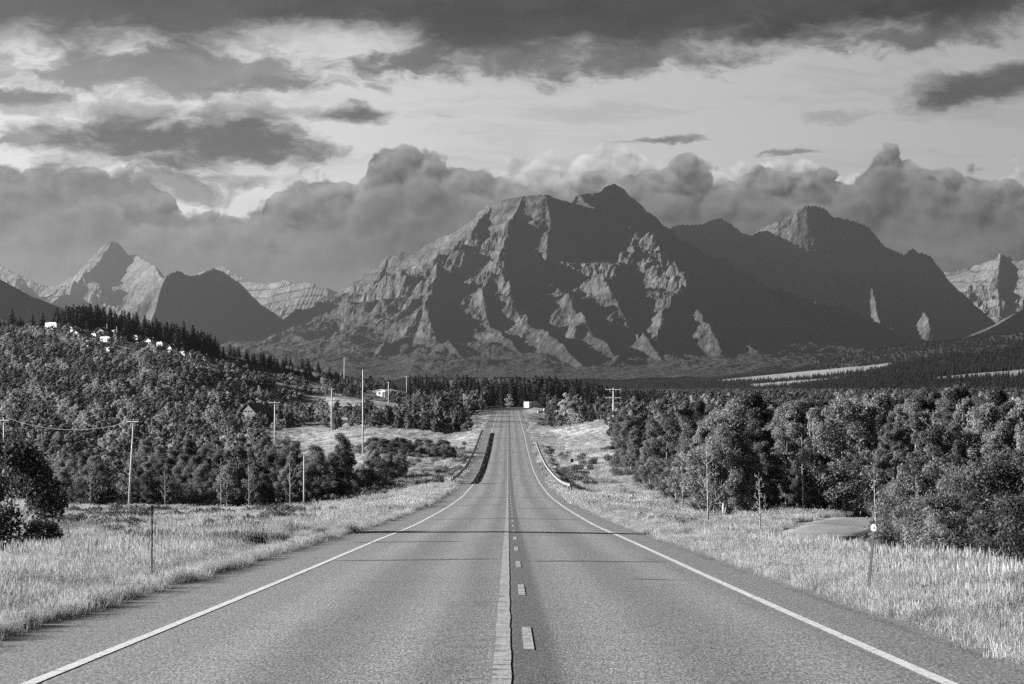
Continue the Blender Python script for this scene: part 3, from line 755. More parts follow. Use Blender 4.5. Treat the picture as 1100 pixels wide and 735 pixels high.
def broad_crown(H, Rr, base, ncl, nlf, ls, seed, kind='round', squash=.8):
    rs = np.random.default_rng(seed)
    t = rs.uniform(0.02, .97, ncl); th = rs.uniform(0, 2 * math.pi, ncl)
    rad = crown_profile(t, kind) * Rr * rs.uniform(.35, .92, ncl) * (1 + .22 * np.sin(th * 2 + seed) + .15 * np.sin(th * 3 + seed * 2))
    cc = np.stack([rad * np.cos(th), rad * np.sin(th), base + (H - base) * np.clip(t * .93 + rs.normal(size=ncl) * .05 * (t > .7), 0, 1.02)], 1)
    cr = Rr * rs.uniform(.13, .32, ncl)
    w_ = cr ** 2; k = rs.choice(ncl, nlf, p=w_ / w_.sum())
    dr = rs.normal(size=(nlf, 3)); dr /= np.linalg.norm(dr, axis=1, keepdims=True)
    rr = cr[k] * rs.uniform(.45, 1.08, nlf)
    pos = cc[k] + dr * rr[:, None] * np.array([1, 1, squash])
    pos[:, 2] = np.maximum(pos[:, 2], .05)
    nn = dr * .9 + rs.normal(size=(nlf, 3)) * .75 + np.array([0, 0, .25])
    v, q = leaf_quads(pos, nn, ls, rs)
    return v, q, cc
def limb_mesh(H, cc, r0, seed, base, nl=9, lean=.04):
    rs = np.random.default_rng(seed + 99); m = MB()
    top = np.array([rs.uniform(-lean, lean) * H, rs.uniform(-lean, lean) * H, H * .88])
    pts = [np.array([0, 0, -.35])] + [top * f + np.array([rs.normal() * .012 * H, rs.normal() * .012 * H, 0]) for f in (.12, .3, .5, .7, .85, 1)]
    rad = [r0 * 1.25, r0, r0 * .82, r0 * .62, r0 * .42, r0 * .25, r0 * .1]
    m.tube(pts, rad, 6)
    order = rs.permutation(len(cc))[:nl]
    for i in order:
        e = cc[i]; f = np.clip((e[2] - .22 * H) / (H * .9), .15, .8); st_ = np.array([np.interp(f, [0, 1], [0, top[0]]), np.interp(f, [0, 1], [0, top[1]]), top[2] * f])
        mid = (st_ + e) / 2 + np.array([0, 0, -.04 * H])
        m.tube([st_, mid, e], [r0 * .38 * (1 - f * .5), r0 * .22, r0 * .07], 4, False)
    return m
def join_mesh(name, parts):  # parts: list of (verts, faces list/array, material)
    V_ = []; Fl = []; mi = []; off = 0; ms = []
    for k, (v, f, m) in enumerate(parts):
        v = np.asarray(v, float); V_.append(v)
        by = {}
        if isinstance(f, np.ndarray): by[f.shape[1]] = f + off
        else:
            for q in f: by.setdefault(len(q), []).append([i + off for i in q])
        for kk in by:
            arr = np.array(by[kk]); Fl.append(arr); mi += [k] * len(arr)
        off += len(v); ms.append(m)
    return mesh_np(name, np.concatenate(V_), Fl, ms, mi)
def mbarr(m): return np.concatenate(m.v), m.f
def make_tree_meshes(H, Rr, base, ncl, nlf, ls, seed, kind='round', leaf='leaf', bark='bark', r0=.11, nl=9):
    v, q, cc = broad_crown(H, Rr, base, ncl, nlf, ls, seed, kind)
    cm = mesh_np('crown', v, q, M[leaf])
    lm = limb_mesh(H, cc, r0, seed, base, nl); tm = lm.mesh('trunk', M[bark], True)
    tv, tf = mbarr(lm)
    return cm, tm, (v, q, tv, tf)
def conifer_meshes(H, Rr, seed, dens=1.0):
    rs = np.random.default_rng(seed); vs_ = []; n = 0
    nb = int(34 * dens)
    P_ = []; N_ = []; S_ = []
    for i in range(nb):
        t = (i + rs.uniform(0, 1)) / nb; z = H * (.08 + .9 * t); L = Rr * (1 - t) ** .85 * rs.uniform(.75, 1.12) + .06
        k = max(4, int(9 * (1 - t) + 3))
        for j in range(k):
            a = 2 * math.pi * (j + rs.uniform(-.3, .3)) / k + i * 1.7; l = L * rs.uniform(.7, 1.1)
            m = max(2, int(l / .38))
            for s in range(m):
                f = (s + .6) / m
                P_.append((math.cos(a) * l * f, math.sin(a) * l * f, z - l * f * .32 + rs.normal() * .03 * H / 10)); N_.append((math.cos(a) * .3 + rs.normal() * .4, math.sin(a) * .3 + rs.normal() * .4, 1)); S_.append(.42 * (1.15 - .5 * f) * (H / 10) ** .5)
    P_ = np.array(P_); N_ = np.array(N_); S_ = np.array(S_)
    rs2 = np.random.default_rng(seed + 1)
    v, q = leaf_quads(P_, N_, S_, rs2, 1.9)
    m = MB(); m.tube([(0, 0, -.3), (0, 0, H * .5), (0, 0, H * .97)], [.022 * H, .014 * H, .003 * H], 6)
    tv, tf = mbarr(m)
    return mesh_np('crown', v, q, M['needle']), m.mesh('trunk', M['bark'], True), (v, q, tv, tf)
VC = bpy.data.collections.new('variants')   # never linked: source shapes for the stuff masses
def variant(name, arrs, leaf, bark):
    v, q, tv, tf = arrs
    me = join_mesh(name, [(v, q, M[leaf]), (tv, tf, M[bark])])
    return me
def scatter(name, pts, scale, idx, meshes, label=None):
    col_ = bpy.data.collections.new(name + '_shapes')
    for i, me in enumerate(meshes):
        oo = bpy.data.objects.new('%s_shape_%02d' % (name, i), me); col_.objects.link(oo)
    me = bpy.data.meshes.new(name); n = len(pts)
    me.vertices.add(n); me.vertices.foreach_set('co', np.asarray(pts, np.float32).ravel())
    for nm, ty, val in (('sc', 'FLOAT', np.asarray(scale, np.float32)), ('rt', 'FLOAT', rng.uniform(0, 6.283, n).astype(np.float32)), ('ix', 'INT', np.asarray(idx, np.int32))):
        a = me.attributes.new(nm, ty, 'POINT'); a.data.foreach_set('value', val)
    o = obj(name, me); ng = bpy.data.node_groups.new(name, 'GeometryNodeTree')
    ng.interface.new_socket('Geometry', in_out='INPUT', socket_type='NodeSocketGeometry'); ng.interface.new_socket('Geometry', in_out='OUTPUT', socket_type='NodeSocketGeometry')
    N_ = ng.nodes; L = ng.links
    gi = N_.new('NodeGroupInput'); go = N_.new('NodeGroupOutput'); ip = N_.new('GeometryNodeInstanceOnPoints'); ci = N_.new('GeometryNodeCollectionInfo')
    ci.inputs['Collection'].default_value = col_; ci.inputs['Separate Children'].default_value = True; ci.inputs['Reset Children'].default_value = True
    def attr(nm, ty):
        a = N_.new('GeometryNodeInputNamedAttribute'); a.data_type = ty; a.inputs['Name'].default_value = nm
        return [x for x in a.outputs if x.enabled and x.name == 'Attribute'][0]
    cx = N_.new('ShaderNodeCombineXYZ'); L.new(attr('rt', 'FLOAT'), cx.inputs[2])
    L.new(gi.outputs[0], ip.inputs['Points']); L.new(ci.outputs[0], ip.inputs['Instance']); ip.inputs['Pick Instance'].default_value = True
    L.new(attr('ix', 'INT'), ip.inputs['Instance Index']); L.new(cx.outputs[0], ip.inputs['Rotation']); L.new(attr('sc', 'FLOAT'), ip.inputs['Scale'])
    L.new(ip.outputs[0], go.inputs[0])
    md = o.modifiers.new('instances', 'NODES'); md.node_group = ng
    return tag(o, kind='stuff', label=label)

# source meshes; all about 6 m tall, scaled where they stand
TV = [make_tree_meshes(6, 1.5 + .25 * (i % 3), .35 + .2 * (i % 3), 46, 12500, .085, 100 + i, ('round', 'tall', 'tall')[i % 3], 'leaf', ('bark', 'bark_pale')[i % 2]) for i in range(6)]
TD = [make_tree_meshes(6, 1.8, .4, 44, 12500, .085, 140 + i, 'round', 'leaf_dark', 'bark') for i in range(3)]
TP = [make_tree_meshes(6, 1.4, .4, 40, 3600, .10, 160 + i, 'tall', 'leaf_pale', 'bark_pale', .09, 14) for i in range(3)]
SH = [make_tree_meshes(3, 1.7, .1, 34, 8500, .068, 180 + i, 'shrub', ('leaf', 'leaf_dark')[i % 2], 'bark', .05, 12) for i in range(4)]
LT = [make_tree_meshes(6, 1.5 + .3 * (i % 3), .4, 34, 1900, .23, 200 + i, ('round', 'tall')[i % 2], ('leaf', 'leaf', 'leaf_dark', 'leaf')[i % 4], ('bark_pale', 'bark')[i % 2]) for i in range(5)]
LP = [make_tree_meshes(6, 1.5, .8, 26, 750, .19, 220 + i, 'tall', 'leaf_pale', 'bark_pale', .13, 22) for i in range(2)]
CF = [conifer_meshes(9, 3.3 + .4 * (i % 3), 240 + i, 1.1) for i in range(4)]

def sample_zone(zset, dlo, dhi, spacing, jit=.85, pxr=(-70, 1190)):
    """jittered grid over the ground, kept where wood_zone says so; spacing may grow with distance"""
    out_ = []
    d = dlo
    while d < dhi:
        sp = spacing(d) if callable(spacing) else spacing
        x0, x1 = [(p - HX) / F * d for p in pxr]
        xs = np.arange(x0, x1, sp) + rng.uniform(-.5, .5) * sp
        xx = xs + rng.uniform(-.5, .5, len(xs)) * sp * jit; ys = d + rng.uniform(-.5, .5, len(xs)) * sp * jit
        px = HX + xx / ys * F
        z = wood_zone(px + 8 * fbm(px / 15, ys / 20, 2, 81), ys)
        k = np.isin(z, zset) & ((xx < RL - 2.5) | (xx > RR + 3.0) | (ys > 800))
        out_.append(np.stack([xx[k], ys[k], px[k], z[k]], 1)); d += sp
    return np.concatenate(out_)
def height_left(px, d):
    h = np.where(d < 330, 6.0, 5.0)
    return h
allp = []
def addp(A, hmean, hsd, kinds, probs):
    n = len(A); pt = fbm(A[:, 2] / 16, np.log(A[:, 1]) * 7, 3, 95)
    h = np.where(A[:, 3] == 3, .83, .84) * np.clip(1 + 1.1 * pt, .5, 1.32) * np.clip(rng.normal(1, hsd * 1.3, n), .5, 1.22) * (hmean(A[:, 2], A[:, 1]) if callable(hmean) else hmean)
    cl = np.clip(.5 + .95 * fbm(A[:, 2] / 24, np.log(A[:, 1]) * 9, 3, 91) + rng.normal(0, .13, n), 0, .999)       # runs of one kind together
    order = sorted(range(len(kinds)), key=lambda q: {'dark': 0, 'conifer': 1, 'leaf': 2, 'pale': 3}.get(kinds[q], 2))
    cs = np.cumsum([probs[q] for q in order]); q_ = np.argsort(np.argsort(cl)) / max(n, 1)
    k = np.array([order[min(int(np.searchsorted(cs, v_, side='right')), len(order) - 1)] for v_ in q_])
    for i in range(n): allp.append((A[i, 0], A[i, 1], A[i, 2], h[i], kinds[k[i]], int(A[i, 3])))
KM = ['leaf', 'dark', 'pale']
addp(sample_zone([1], 200, 345, 3.0), lambda p, d: np.interp(p, [60, 150, 270, 330, 360, 395, 440], [4.4, 4.8, 5.4, 6.2, 5.6, 4.2, 3.0]), .16, KM, [.62, .30, .08])
addp(sample_zone([2], 262, 905, lambda d: 2.5 + d * .0016), lambda p, d: np.interp(d, [260, 420, 640, 900], [4.4, 4.2, 3.4, 2.4]), .28, KM, [.58, .12, .30])
addp(sample_zone([6], 480, 1000, 3.8), lambda p, d: np.interp(p, [340, 440, 460, 530], [4.6, 4.6, 6.0, 7.5]), .2, KM, [.55, .35, .10])
addp(sample_zone([7], 318, 352, 2.6), 2.3, .2, ['shrub', 'shrub', 'shrub'], [.4, .3, .3])
addp(sample_zone([3], 88, 470, lambda d: 2.6 + d * .003), lambda p, d: np.interp(d, [110, 160, 250, 420], [5.4, 6.9, 7.4, 6.0]) * np.interp(p, [655, 700, 760, 950, 1010, 1080, 1150], [.66, .85, .97, 1.0, 1.12, 1.05, 1.05]), .15, KM, [.62, .30, .08])
addp(sample_zone([4], 42, 98, 2.0), lambda p, d: np.interp(d, [42, 50, 70, 98], [1.9, 2.4, 3.0, 3.8]), .15, KM, [.7, .2, .1])
A3 = sample_zone([3], 470, 1300, lambda d: 4.2 + d * .0035)
addp(A3, lambda p, d: np.interp(d, [470, 800, 1300], [5.8, 6.2, 7.2]), .25, KM + ['conifer'], [.50, .28, .14, .08])
print('tree points', len(allp))
allp.sort(key=lambda t: -t[3] / t[1])
allp_b = [t for t in allp if t[4] in ('leaf', 'dark', 'pale')]
N_IND = 285
ind = allp_b[:N_IND]; rest = allp_b[N_IND:]
ZL = {1: ('in the bush line behind the left grass field', 'trees in the bush line behind the left field'),
      2: ('on the brushy hillside left of the road', 'trees on the brushy hillside left of the road'),
      3: ('in the thick wood right of the road', 'trees in the thick wood right of the road'),
      4: ('in the thicket between gravel track and right verge', 'bushes in the thicket beside the gravel track'),
      6: ('in the clumps between the farm yard and the road', 'trees in the clumps by the farm yard')}
KL = {'leaf': 'grey-leaved bushy tree', 'dark': 'dark-leaved bushy tree', 'pale': 'pale light-barked tree'}
GK = {'leaf': 'grey-leaved ', 'dark': 'dark-leaved ', 'pale': 'pale '}
protos = {}
def place_tree(name, arr, vi, x, y, h, h0, rz, label, cat, group=None, zoff=0, lean=0, widen=1.0):
    root = empty(name, (x, y, float(zground(x, y)) + zoff), rz); s = h / h0; root.scale = (s * widen, s * widen, s)
    if lean: root.rotation_euler[0] = lean
    obj('trunk', arr[vi][1], root); obj('crown', arr[vi][0], root)
    return tag(root, label, cat, group)
for (x, y, px, h, k, z) in ind:
    arr = {'leaf': TV, 'dark': TD, 'pale': TP}[k]
    if z == 4 or (z == 1 and h < 3.8):
        arr, h0 = SH, 3.0; nm = 'shrub'; lab = 'leafy shrub ' + ZL[z][0]; cat = 'shrub'; gr = 'shrubs ' + ZL[z][0]
    else:
        h0 = 6.0; nm = 'broadleaf_tree'; cat = 'tree'
        where, many = ZL[z]
        if z == 3:
            fr = y < float(front_right(px)) + 9
            seg = 'left of the bare pale-barked tree' if px < 758 else ('between the bare pale-barked tree and the gravel track' if px < 905 else 'beyond the gravel track')
            where = ('at the right wood edge ' if fr else 'deep in the right wood ') + seg.replace('pale-barked ', ''); many = ('trees on the front edge of the right wood ' if fr else 'trees deeper in the right wood ') + seg
        lab = KL[k] + ' ' + where; gr = GK[k] + many
    place_tree(nm, arr, int(rng.integers(len(arr))), x, y, h, h0, rng.uniform(0, 6.28), lab, cat, gr, widen=rng.uniform(.75, 1.2))
vm = [variant('tree_shape', a[2], lf, bk) for a, lf, bk in [(LT[0], 'leaf', 'bark_pale'), (LT[1], 'leaf', 'bark'), (LT[2], 'leaf_dark', 'bark'), (LT[3], 'leaf', 'bark_pale'), (LT[4], 'leaf_dark', 'bark'), (LP[0], 'leaf_pale', 'bark_pale'), (LP[1], 'leaf_pale', 'bark_pale')]]
vm += [variant('tree_shape', a[2], lf, bk) for a, lf, bk in [(TV[0], 'leaf', 'bark'), (TV[1], 'leaf', 'bark_pale'), (TV[2], 'leaf', 'bark'), (TD[0], 'leaf_dark', 'bark'), (TD[1], 'leaf_dark', 'bark'), (TP[0], 'leaf_pale', 'bark_pale')]]
LS = [make_tree_meshes(3, 1.7, .05, 22, 1300, .19, 230 + i, 'shrub', 'leaf', 'bark', .05, 8) for i in range(2)]
vm += [variant('tree_shape', LS[0][2], 'leaf', 'bark'), variant('tree_shape', LS[1][2], 'leaf_pale', 'bark'), variant('tree_shape', SH[0][2], 'leaf', 'bark'), variant('tree_shape', SH[1][2], 'leaf_dark', 'bark')]
pts = []; sc = []; ix = []
for (x, y, px, h, k, z) in rest:
    near = y < 330
    if h < 3.3:
        pts.append((x, y)); sc.append(h / 3.0); ix.append(int(rng.choice([15, 16])) if y < 330 else (14 if k == 'pale' else 13)); continue
    i = {'leaf': (7, 8, 9) if near else (0, 1, 3), 'dark': (10, 11) if near else (2, 4), 'pale': (12,) if near else (5, 6)}[k]
    pts.append((x, y)); sc.append(h / 6.0); ix.append(i[int(rng.integers(len(i)))])
# far canopy beyond the individual trees, thinning with distance
for dlo, dhi, spc, hh in ((1300, 3100, 13.0, 8.5),):
    A = sample_zone([3], dlo, dhi, spc)
    for a in A: pts.append((a[0], a[1])); sc.append(hh / 6 * rng.uniform(.8, 1.3)); ix.append(int(rng.choice([0, 1, 2, 3, 4, 4])))
pts = np.array(pts); pz = zground(pts[:, 0], pts[:, 1])
print('woodland', len(pts))
scatter('woodland', np.concatenate([pts, pz[:, None]], 1), sc, ix, vm, 'dense brush and trees filling the hillside and valley behind the nearer trees')
# shrub patch on the left field
for (x, y, px, h, k, z) in [t for t in allp if t[4] == 'shrub']:
    place_tree('shrub', SH, int(rng.integers(4)), x, y, h, 3.0, rng.uniform(0, 6.28), 'low shrub in the patch on the pale field left of the guardrail', 'shrub', 'shrubs in the patch on the left field', widen=1.2)

# conifers
cps = []
for i in range(185):
    px = rng.uniform(58, 232); d = rng.uniform(905, 985); cps.append((px, d, rng.uniform(8.5, 13.5) * np.interp(px, [58, 110, 180, 232], [.9, 1.1, .95, .9]), 'ridge'))
for i in range(70):
    px = rng.uniform(228, 345); d = rng.uniform(930, 1080); cps.append((px, d, rng.uniform(4, 7.5), 'ridge'))
for px, h in ((13, 10), (35, 7), (46, 8), (58, 7.5), (4, 5), (22, 5.5), (354, 9), (197, 16), (207, 15.5), (190, 13)): cps.append((px, 900 if px > 150 else 945, h, 'ridge'))
for i in range(20):
    cps.append((rng.uniform(-60, 60), rng.uniform(940, 1000), rng.uniform(3, 5), 'ridge'))
for i in range(420):
    px = rng.uniform(440, 720); d = rng.uniform(815, 1050); x = (px - HX) / F * d
    if abs(x - float(xroad(d))) < 10 and d < 1000: continue
    h = np.interp(px, [440, 500, 560, 620, 660, 720], [9, 13.5, 14.5, 13.5, 10.5, 9]) * rng.uniform(.72, 1.12)
    cps.append((px, d, h, 'belt'))
cps.sort(key=lambda t: -t[2] / t[1])
ncon = 0; pts = []; sc = []; ix = []
for px, d, h, zz in cps:
    x = (px - HX) / F * d
    if ncon < 280:
        lab = (('dark conifer in the ridge row directly above the white trailers' if px < 150 else 'dark conifer in the ridge row where the ridge drops right of the trailers') if px < 240 else 'small dark conifer on the descending ridge right of the white trailers') if zz == 'ridge' else ('dark conifer in the belt beyond the road end, left of the vanishing road' if px < 546 else 'dark conifer in the belt beyond the road end, right of the box truck')
        gr = (('conifers in the ridge row above the trailers' if px < 150 else 'conifers in the ridge row right of the trailers') if px < 240 else 'small conifers on the descending ridge') if zz == 'ridge' else ('conifers in the far belt left of the vanishing road' if px < 546 else 'conifers in the far belt right of the box truck')
        place_tree('conifer_tree', CF, int(rng.integers(4)), x, d, h, 10.0, rng.uniform(0, 6.28), lab, 'conifer', gr); ncon += 1
    else: pts.append((x, d)); sc.append(h / 10); ix.append(int(rng.integers(4)))
cvm = [variant('conifer_shape', a[2], 'needle', 'bark') for a in CF]
pts = np.array(pts).reshape(-1, 2); pz = zground(pts[:, 0], pts[:, 1]); pts3 = np.concatenate([pts, pz[:, None]], 1)
sc = list(sc); ix = list(ix)
for a in [t for t in allp if t[4] == 'conifer']:
    pts3 = np.concatenate([pts3, [[a[0], a[1], float(zground(a[0], a[1]))]]]); sc.append(a[3] * 1.1 / 10); ix.append(int(rng.integers(4)))
# wooded hills on the right
def on_hill(zat, n, pxr, dr, crestf, field):
    px = rng.uniform(*pxr, n); d = rng.uniform(*dr, n)
    z = zat(px, d); y = HY + (CAMZ - z) / d * F
    keep = ~field(px, y)
    return np.stack([(px - HX) / F * d, d, z], 1)[keep]
def field_far(px, y):
    f1 = (y > np.interp(px, [770, 850, 930, 960], [409, 401, 394, 391])) & (y < np.interp(px, [770, 850, 930, 960], [411, 408, 399, 393])) & (px > 770) & (px < 960)
    f2 = (y > np.interp(px, [800, 900, 960], [414, 407, 401])) & (y < np.interp(px, [800, 900, 960], [418, 412, 404])) & (px > 805) & (px < 965)
    return f1 | f2
def field_near(px, y): return (y > np.interp(px, [1000, 1050, 1110], [406, 402, 397])) & (y < np.interp(px, [1000, 1050, 1110], [409, 407, 405])) & (px > 995)
M['field'] = mat('pale_field', .17, .95, var=.3, scale=.03, coords='World', detail=6)
def field_patch(zat, pxs, top, bot, dr, lift=1.2):
    ds = np.linspace(*dr, 500); V_ = []; m = 7
    px = np.linspace(pxs[0], pxs[-1], 60); t_ = np.interp(px, pxs, top); b_ = np.interp(px, pxs, bot)
    for p, a, c in zip(px, t_, b_):
        yy = HY + (CAMZ - zat(np.full(500, p), ds)) / ds * F; yy = np.minimum.accumulate(yy)
        for q in np.linspace(c, a, m):
            d = ds[int(np.argmin(np.abs(yy - q)))]; V_.append(((p - HX) / F * d, d, float(zat(np.array([p]), np.array([d]))[0]) + lift))
    ii = (np.arange(59)[:, None] * m + np.arange(m - 1)[None]).ravel()
    tag(obj('field', mesh_np('field', V_, np.stack([ii, ii + m, ii + m + 1, ii + 1], 1), M['field'], smooth=True)), kind='structure')
field_patch(hill_far, [775, 850, 930, 958], [408.5, 401, 393.5, 390.5], [410.5, 408.5, 399.5, 393], (3110, 4500))
field_patch(hill_far, [806, 900, 960], [413, 406, 400], [416.5, 411.5, 404], (3110, 4500))
field_patch(hill_near, [998, 1050, 1110, 1250], [407, 402, 397, 394], [409, 407, 405, 402], (1910, 2850))
H1 = on_hill(hill_far, 12500, (640, 1200), (3300, 4750), None, field_far)
H2 = on_hill(hill_near, 9000, (850, 1230), (1950, 3050), None, field_near)
for Hh in (H1, H2):
    pts3 = np.concatenate([pts3, Hh]); sc += list(rng.uniform(.65, 1.15, len(Hh))); ix += list(rng.integers(0, 4, len(Hh)))
scatter('conifer_wood', pts3, sc, ix, cvm, 'dark conifer wood covering the far valley edge and the right-hand hills')
# belt of dark broadleaf trees mixed along the far edge, and round dark trees on the left skyline
for px, d, h, wd_ in ((330, 930, 7.5, 1.2), (398, 900, 6.5, 1.3), (410, 905, 7.5, 1.2), (421, 910, 7.0, 1.3), (441, 925, 5.0, 1.5), (452, 915, 4.5, 1.5)):
    place_tree('broadleaf_tree', TD, int(rng.integers(3)), (px - HX) / F * d, d, h, 6.0, rng.uniform(0, 6), 'round dark tree on the left skyline between the ridge and the farm fields', 'tree', 'round dark trees on the left skyline', widen=wd_)
# single trees the picture shows on their own
def single(name, arr, vi, px, d, h, h0, label, cat, widen=1.0, rz=0.0): 
    return place_tree(name, arr, vi, (px - HX) / F * d, d, h, h0, rz, label, cat, widen=widen)
single('broadleaf_tree', TP, 0, 608, 545, 10.2, 6.0, 'tall pale feathery tree standing alone behind the grassy knoll', 'tree', 1.15)
single('broadleaf_tree', TP, 1, 500, 690, 8.6, 6.0, 'pale poplar with white trunk left of the road near its end', 'tree', 1.1, 1.0)
single('broadleaf_tree', TP, 2, 547, 806, 6.5, 6.0, 'small pale tree right where the road vanishes', 'tree', 1.2, 2.0)
single('bush', SH, 1, 12, 60, 4.3, 3.0, 'big dark bush at the left picture edge beside the verge', 'bush', .85)
single('bush', SH, 3, -42, 57, 4.4, 3.0, 'dark bush cut by the left picture edge', 'bush', .8, 1.3)
single('shrub', SH, 1, 46, 58, 1.5, 3.0, 'low dark shrub at the right foot of the big dark bush', 'shrub', 1.0, .5)
# tall slim poplar outside the picture on the left; its shadow lies across the road
TT = [make_tree_meshes(14, 2.7, 1.5, 70, 14000, .16, 301, 'tall', 'leaf', 'bark', .2, 12)]
place_tree('poplar_tree', TT, 0, -27, 73.0, 12.5, 14.0, 0, 'tall slim poplar standing left of the picture beside the field', 'tree')
# leafless tree and thin sapling in front of the right wood
def bare_tree(px, d, H, seed, label, dens=26, twig=.55):
    rs = np.random.default_rng(seed); m = MB(); tw = MB(); L_ = []
    root = empty('bare_tree', G(px, d)); tag(root, label, 'tree')
    P0 = [np.array([0, 0, -.2]), np.array([.02, 0, H * .35]), np.array([-.03, .02, H * .7]), np.array([-.05, 0, H])]
    m.tube(P0, [H * .013, H * .010, H * .006, H * .0015], 6)
    for i in range(dens):
        t = .14 + .82 * i / dens; z = H * t; a = i * 2.4 + rs.uniform(-.5, .5); L = H * .27 * (1.12 - t) ** .8 * rs.uniform(.7, 1.25) * twig / .55
        s = np.array([-.04 * t, 0, z]); e = s + np.array([math.cos(a) * L, math.sin(a) * L, L * rs.uniform(.45, 1.0)])
        mid = (s + e) / 2 + np.array([0, 0, -L * .08])
        m.tube([s, mid, e], [H * .0034, H * .0025, H * .0008], 4, False)
        for j in range(5):
            f = rs.uniform(.35, .95); q = s + (e - s) * f; dv = rs.normal(size=3) * .5 + np.array([0, 0, .5]); dv /= np.linalg.norm(dv)
            ee = q + dv * L * .42; tw.tube([q, ee], [H * .0016, H * .0006], 3, False)
            for _ in range(2): L_.append(ee - dv * rs.uniform(0, .2))
    m.build('trunk', M['bark_pale'], root, True); cw = tw.build('crown', M['bark_pale'], root)
    v, q = leaf_quads(np.array(L_), rs.normal(size=(len(L_), 3)), .05, rs); obj('leaves', mesh_np('leaves', v, q, M['leaf_pale']), cw)
bare_tree(760, 108, 4.6, 5, 'bare pale-barked tree in front of the right wood', 30)
bare_tree(816, 96, 3.1, 6, 'thin bare sapling right of the bare pale-barked tree', 18, .4)
bare_tree(1003, 112, 6.5, 8, 'bare pale-barked tree rising out of the thicket right of the gravel track', 26)

for px, d, H, lb in ((700, 205, 5.4, 'bare pale stem at the near left corner of the right wood'), (733, 150, 4.2, 'small bare stem just left of the bare pale-barked tree'), (862, 122, 5.0, 'bare pale stem where the gravel track meets the wood'),
        (940, 80, 3.6, 'bare pale stem in the thicket above the round marker post'), (985, 66, 2.9, 'short bare stem in the thicket right of the round marker post'), (1062, 60, 3.0, 'bare stem in the thicket near the right picture edge'), (1040, 128, 6.9, 'tall bare pale tree rising from the right wood'),
        (98, 199, 4.4, 'bare stem left of the leaning pole on the field edge'), (178, 200, 4.8, 'bare stem right of the leaning pole on the field edge'), (238, 200, 5.2, 'bare stem midway along the left bush line'), (268, 199, 5.6, 'bare feathery stem left of the short bare pole'), (312, 200, 6.0, 'bare feathery stem beside the short bare pole')):
    bare_tree(px, d, H, int(px), lb, 20, .4)
# ---------------- grass
def tuft(nb, H, spread, seed, wdt=.012, head=True, lean=.35):
    rs = np.random.default_rng(seed); V_ = []; Q = []
    for i in range(nb):
        a = rs.uniform(0, 6.283); r = spread * math.sqrt(rs.uniform()); x, y = r * math.cos(a), r * math.sin(a)
        h = H * rs.uniform(.45, 1.1); la = rs.uniform(0, 6.283); ln = lean * h * rs.uniform(.2, 1.3); dx, dy = math.cos(la) * ln, math.sin(la) * ln
        fa = rs.uniform(0, 6.283); wx, wy = math.cos(fa) * wdt, math.sin(fa) * wdt
        n = len(V_)
        for t, w_ in ((0, 1.0), (.55, .9), (1.0, .25)):
            px, py, pz = x + dx * t * t, y + dy * t * t, h * t - .04 * (t == 0)
            V_ += [(px - wx * w_, py - wy * w_, pz), (px + wx * w_, py + wy * w_, pz)]
        Q += [(n, n+1, n+3, n+2), (n+2, n+3, n+5, n+4)]
        if head and rs.uniform() < .45:
            n = len(V_); px, py, pz = x + dx, y + dy, h; k = wdt * 1.6
            V_ += [(px - k, py, pz - .02), (px, py, pz - .1 * H / .5), (px + k, py, pz - .01), (px, py, pz + .07)]
            Q += [(n, n+1, n+2, n+3)]
    return V_, np.array(Q)
GT = []
for i in range(5):
    v, q = tuft(70, .50, .42, 400 + i, .0045 + .0015 * (i % 2), lean=.6); GT.append(mesh_np('grass_shape', v, q, M['grassblade']))
for i in range(2):
    v, q = tuft(40, .26, .24, 410 + i, .007, False, .8); GT.append(mesh_np('grass_shape', v, q, M['grassgreen']))
for i in range(4):
    v, q = tuft(90, .50, .8, 420 + i, .015, lean=.6); GT.append(mesh_np('grass_shape', v, q, M['grassblade']))
gp_ = []; gs_ = []; gi_ = []
TRK = np.array([((p - HX) / F * d, d) for p, d in [(846, 78), (866, 88), (890, 99), (925, 112), (1010, 134), (1130, 150)]])
def near_track(x, y):
    r = np.full(x.shape, 1e9)
    for a, c in zip(TRK[:-1], TRK[1:]):
        dv = c - a; t = np.clip(((x - a[0]) * dv[0] + (y - a[1]) * dv[1]) / (dv @ dv), 0, 1); r = np.minimum(r, np.hypot(x - a[0] - t * dv[0], y - a[1] - t * dv[1]))
    return r < 2.7
def grass_band(d0, d1, dens, near):
    x0, x1 = -(HX + 60) / F * d1, (1160 - HX) / F * d1
    n = int((x1 - x0) * (d1 - d0) * dens)
    x = rng.uniform(x0, x1, n); y = rng.uniform(d0, d1, n); px = HX + x / y * F
    off = np.maximum(RL - x, x - RR)
    k = (off > -.05) & (px > -70) & (px < 1165) & ~near_track(x, y)
    z_ = wood_zone(px, y); k &= (z_ == 0) | ((z_ > 0) & (rng.uniform(size=n) < .25))
    cov = fbm(x / 3.0, y / 4.5, 3, 77)
    k &= (rng.uniform(size=n) < np.clip(.78 + cov * 1.3, .12, 1)) 
    x, y, off, cov = x[k], y[k], off[k], cov[k]
    if near:
        s = rng.uniform(.5, 1.1, len(x)) * (.26 + .5 * sstep(off, .1, 2.6)) * (1 + cov * .8)
        i = np.where(rng.uniform(size=len(x)) < .14 + .3 * (off < .5) + .2 * (cov < -.15), rng.integers(5, 7, len(x)), rng.integers(0, 5, len(x)))
    else:
        s = rng.uniform(.6, 1.15, len(x)) * (.8 + .4 * cov); i = rng.integers(7, 11, len(x))
    gp_.append(np.stack([x, y], 1)); gs_.append(s); gi_.append(i)
for d0, d1, dn in ((16, 30, 20), (30, 45, 15), (45, 65, 11), (65, 90, 7), (90, 125, 4.5)): grass_band(d0, d1, dn, True)
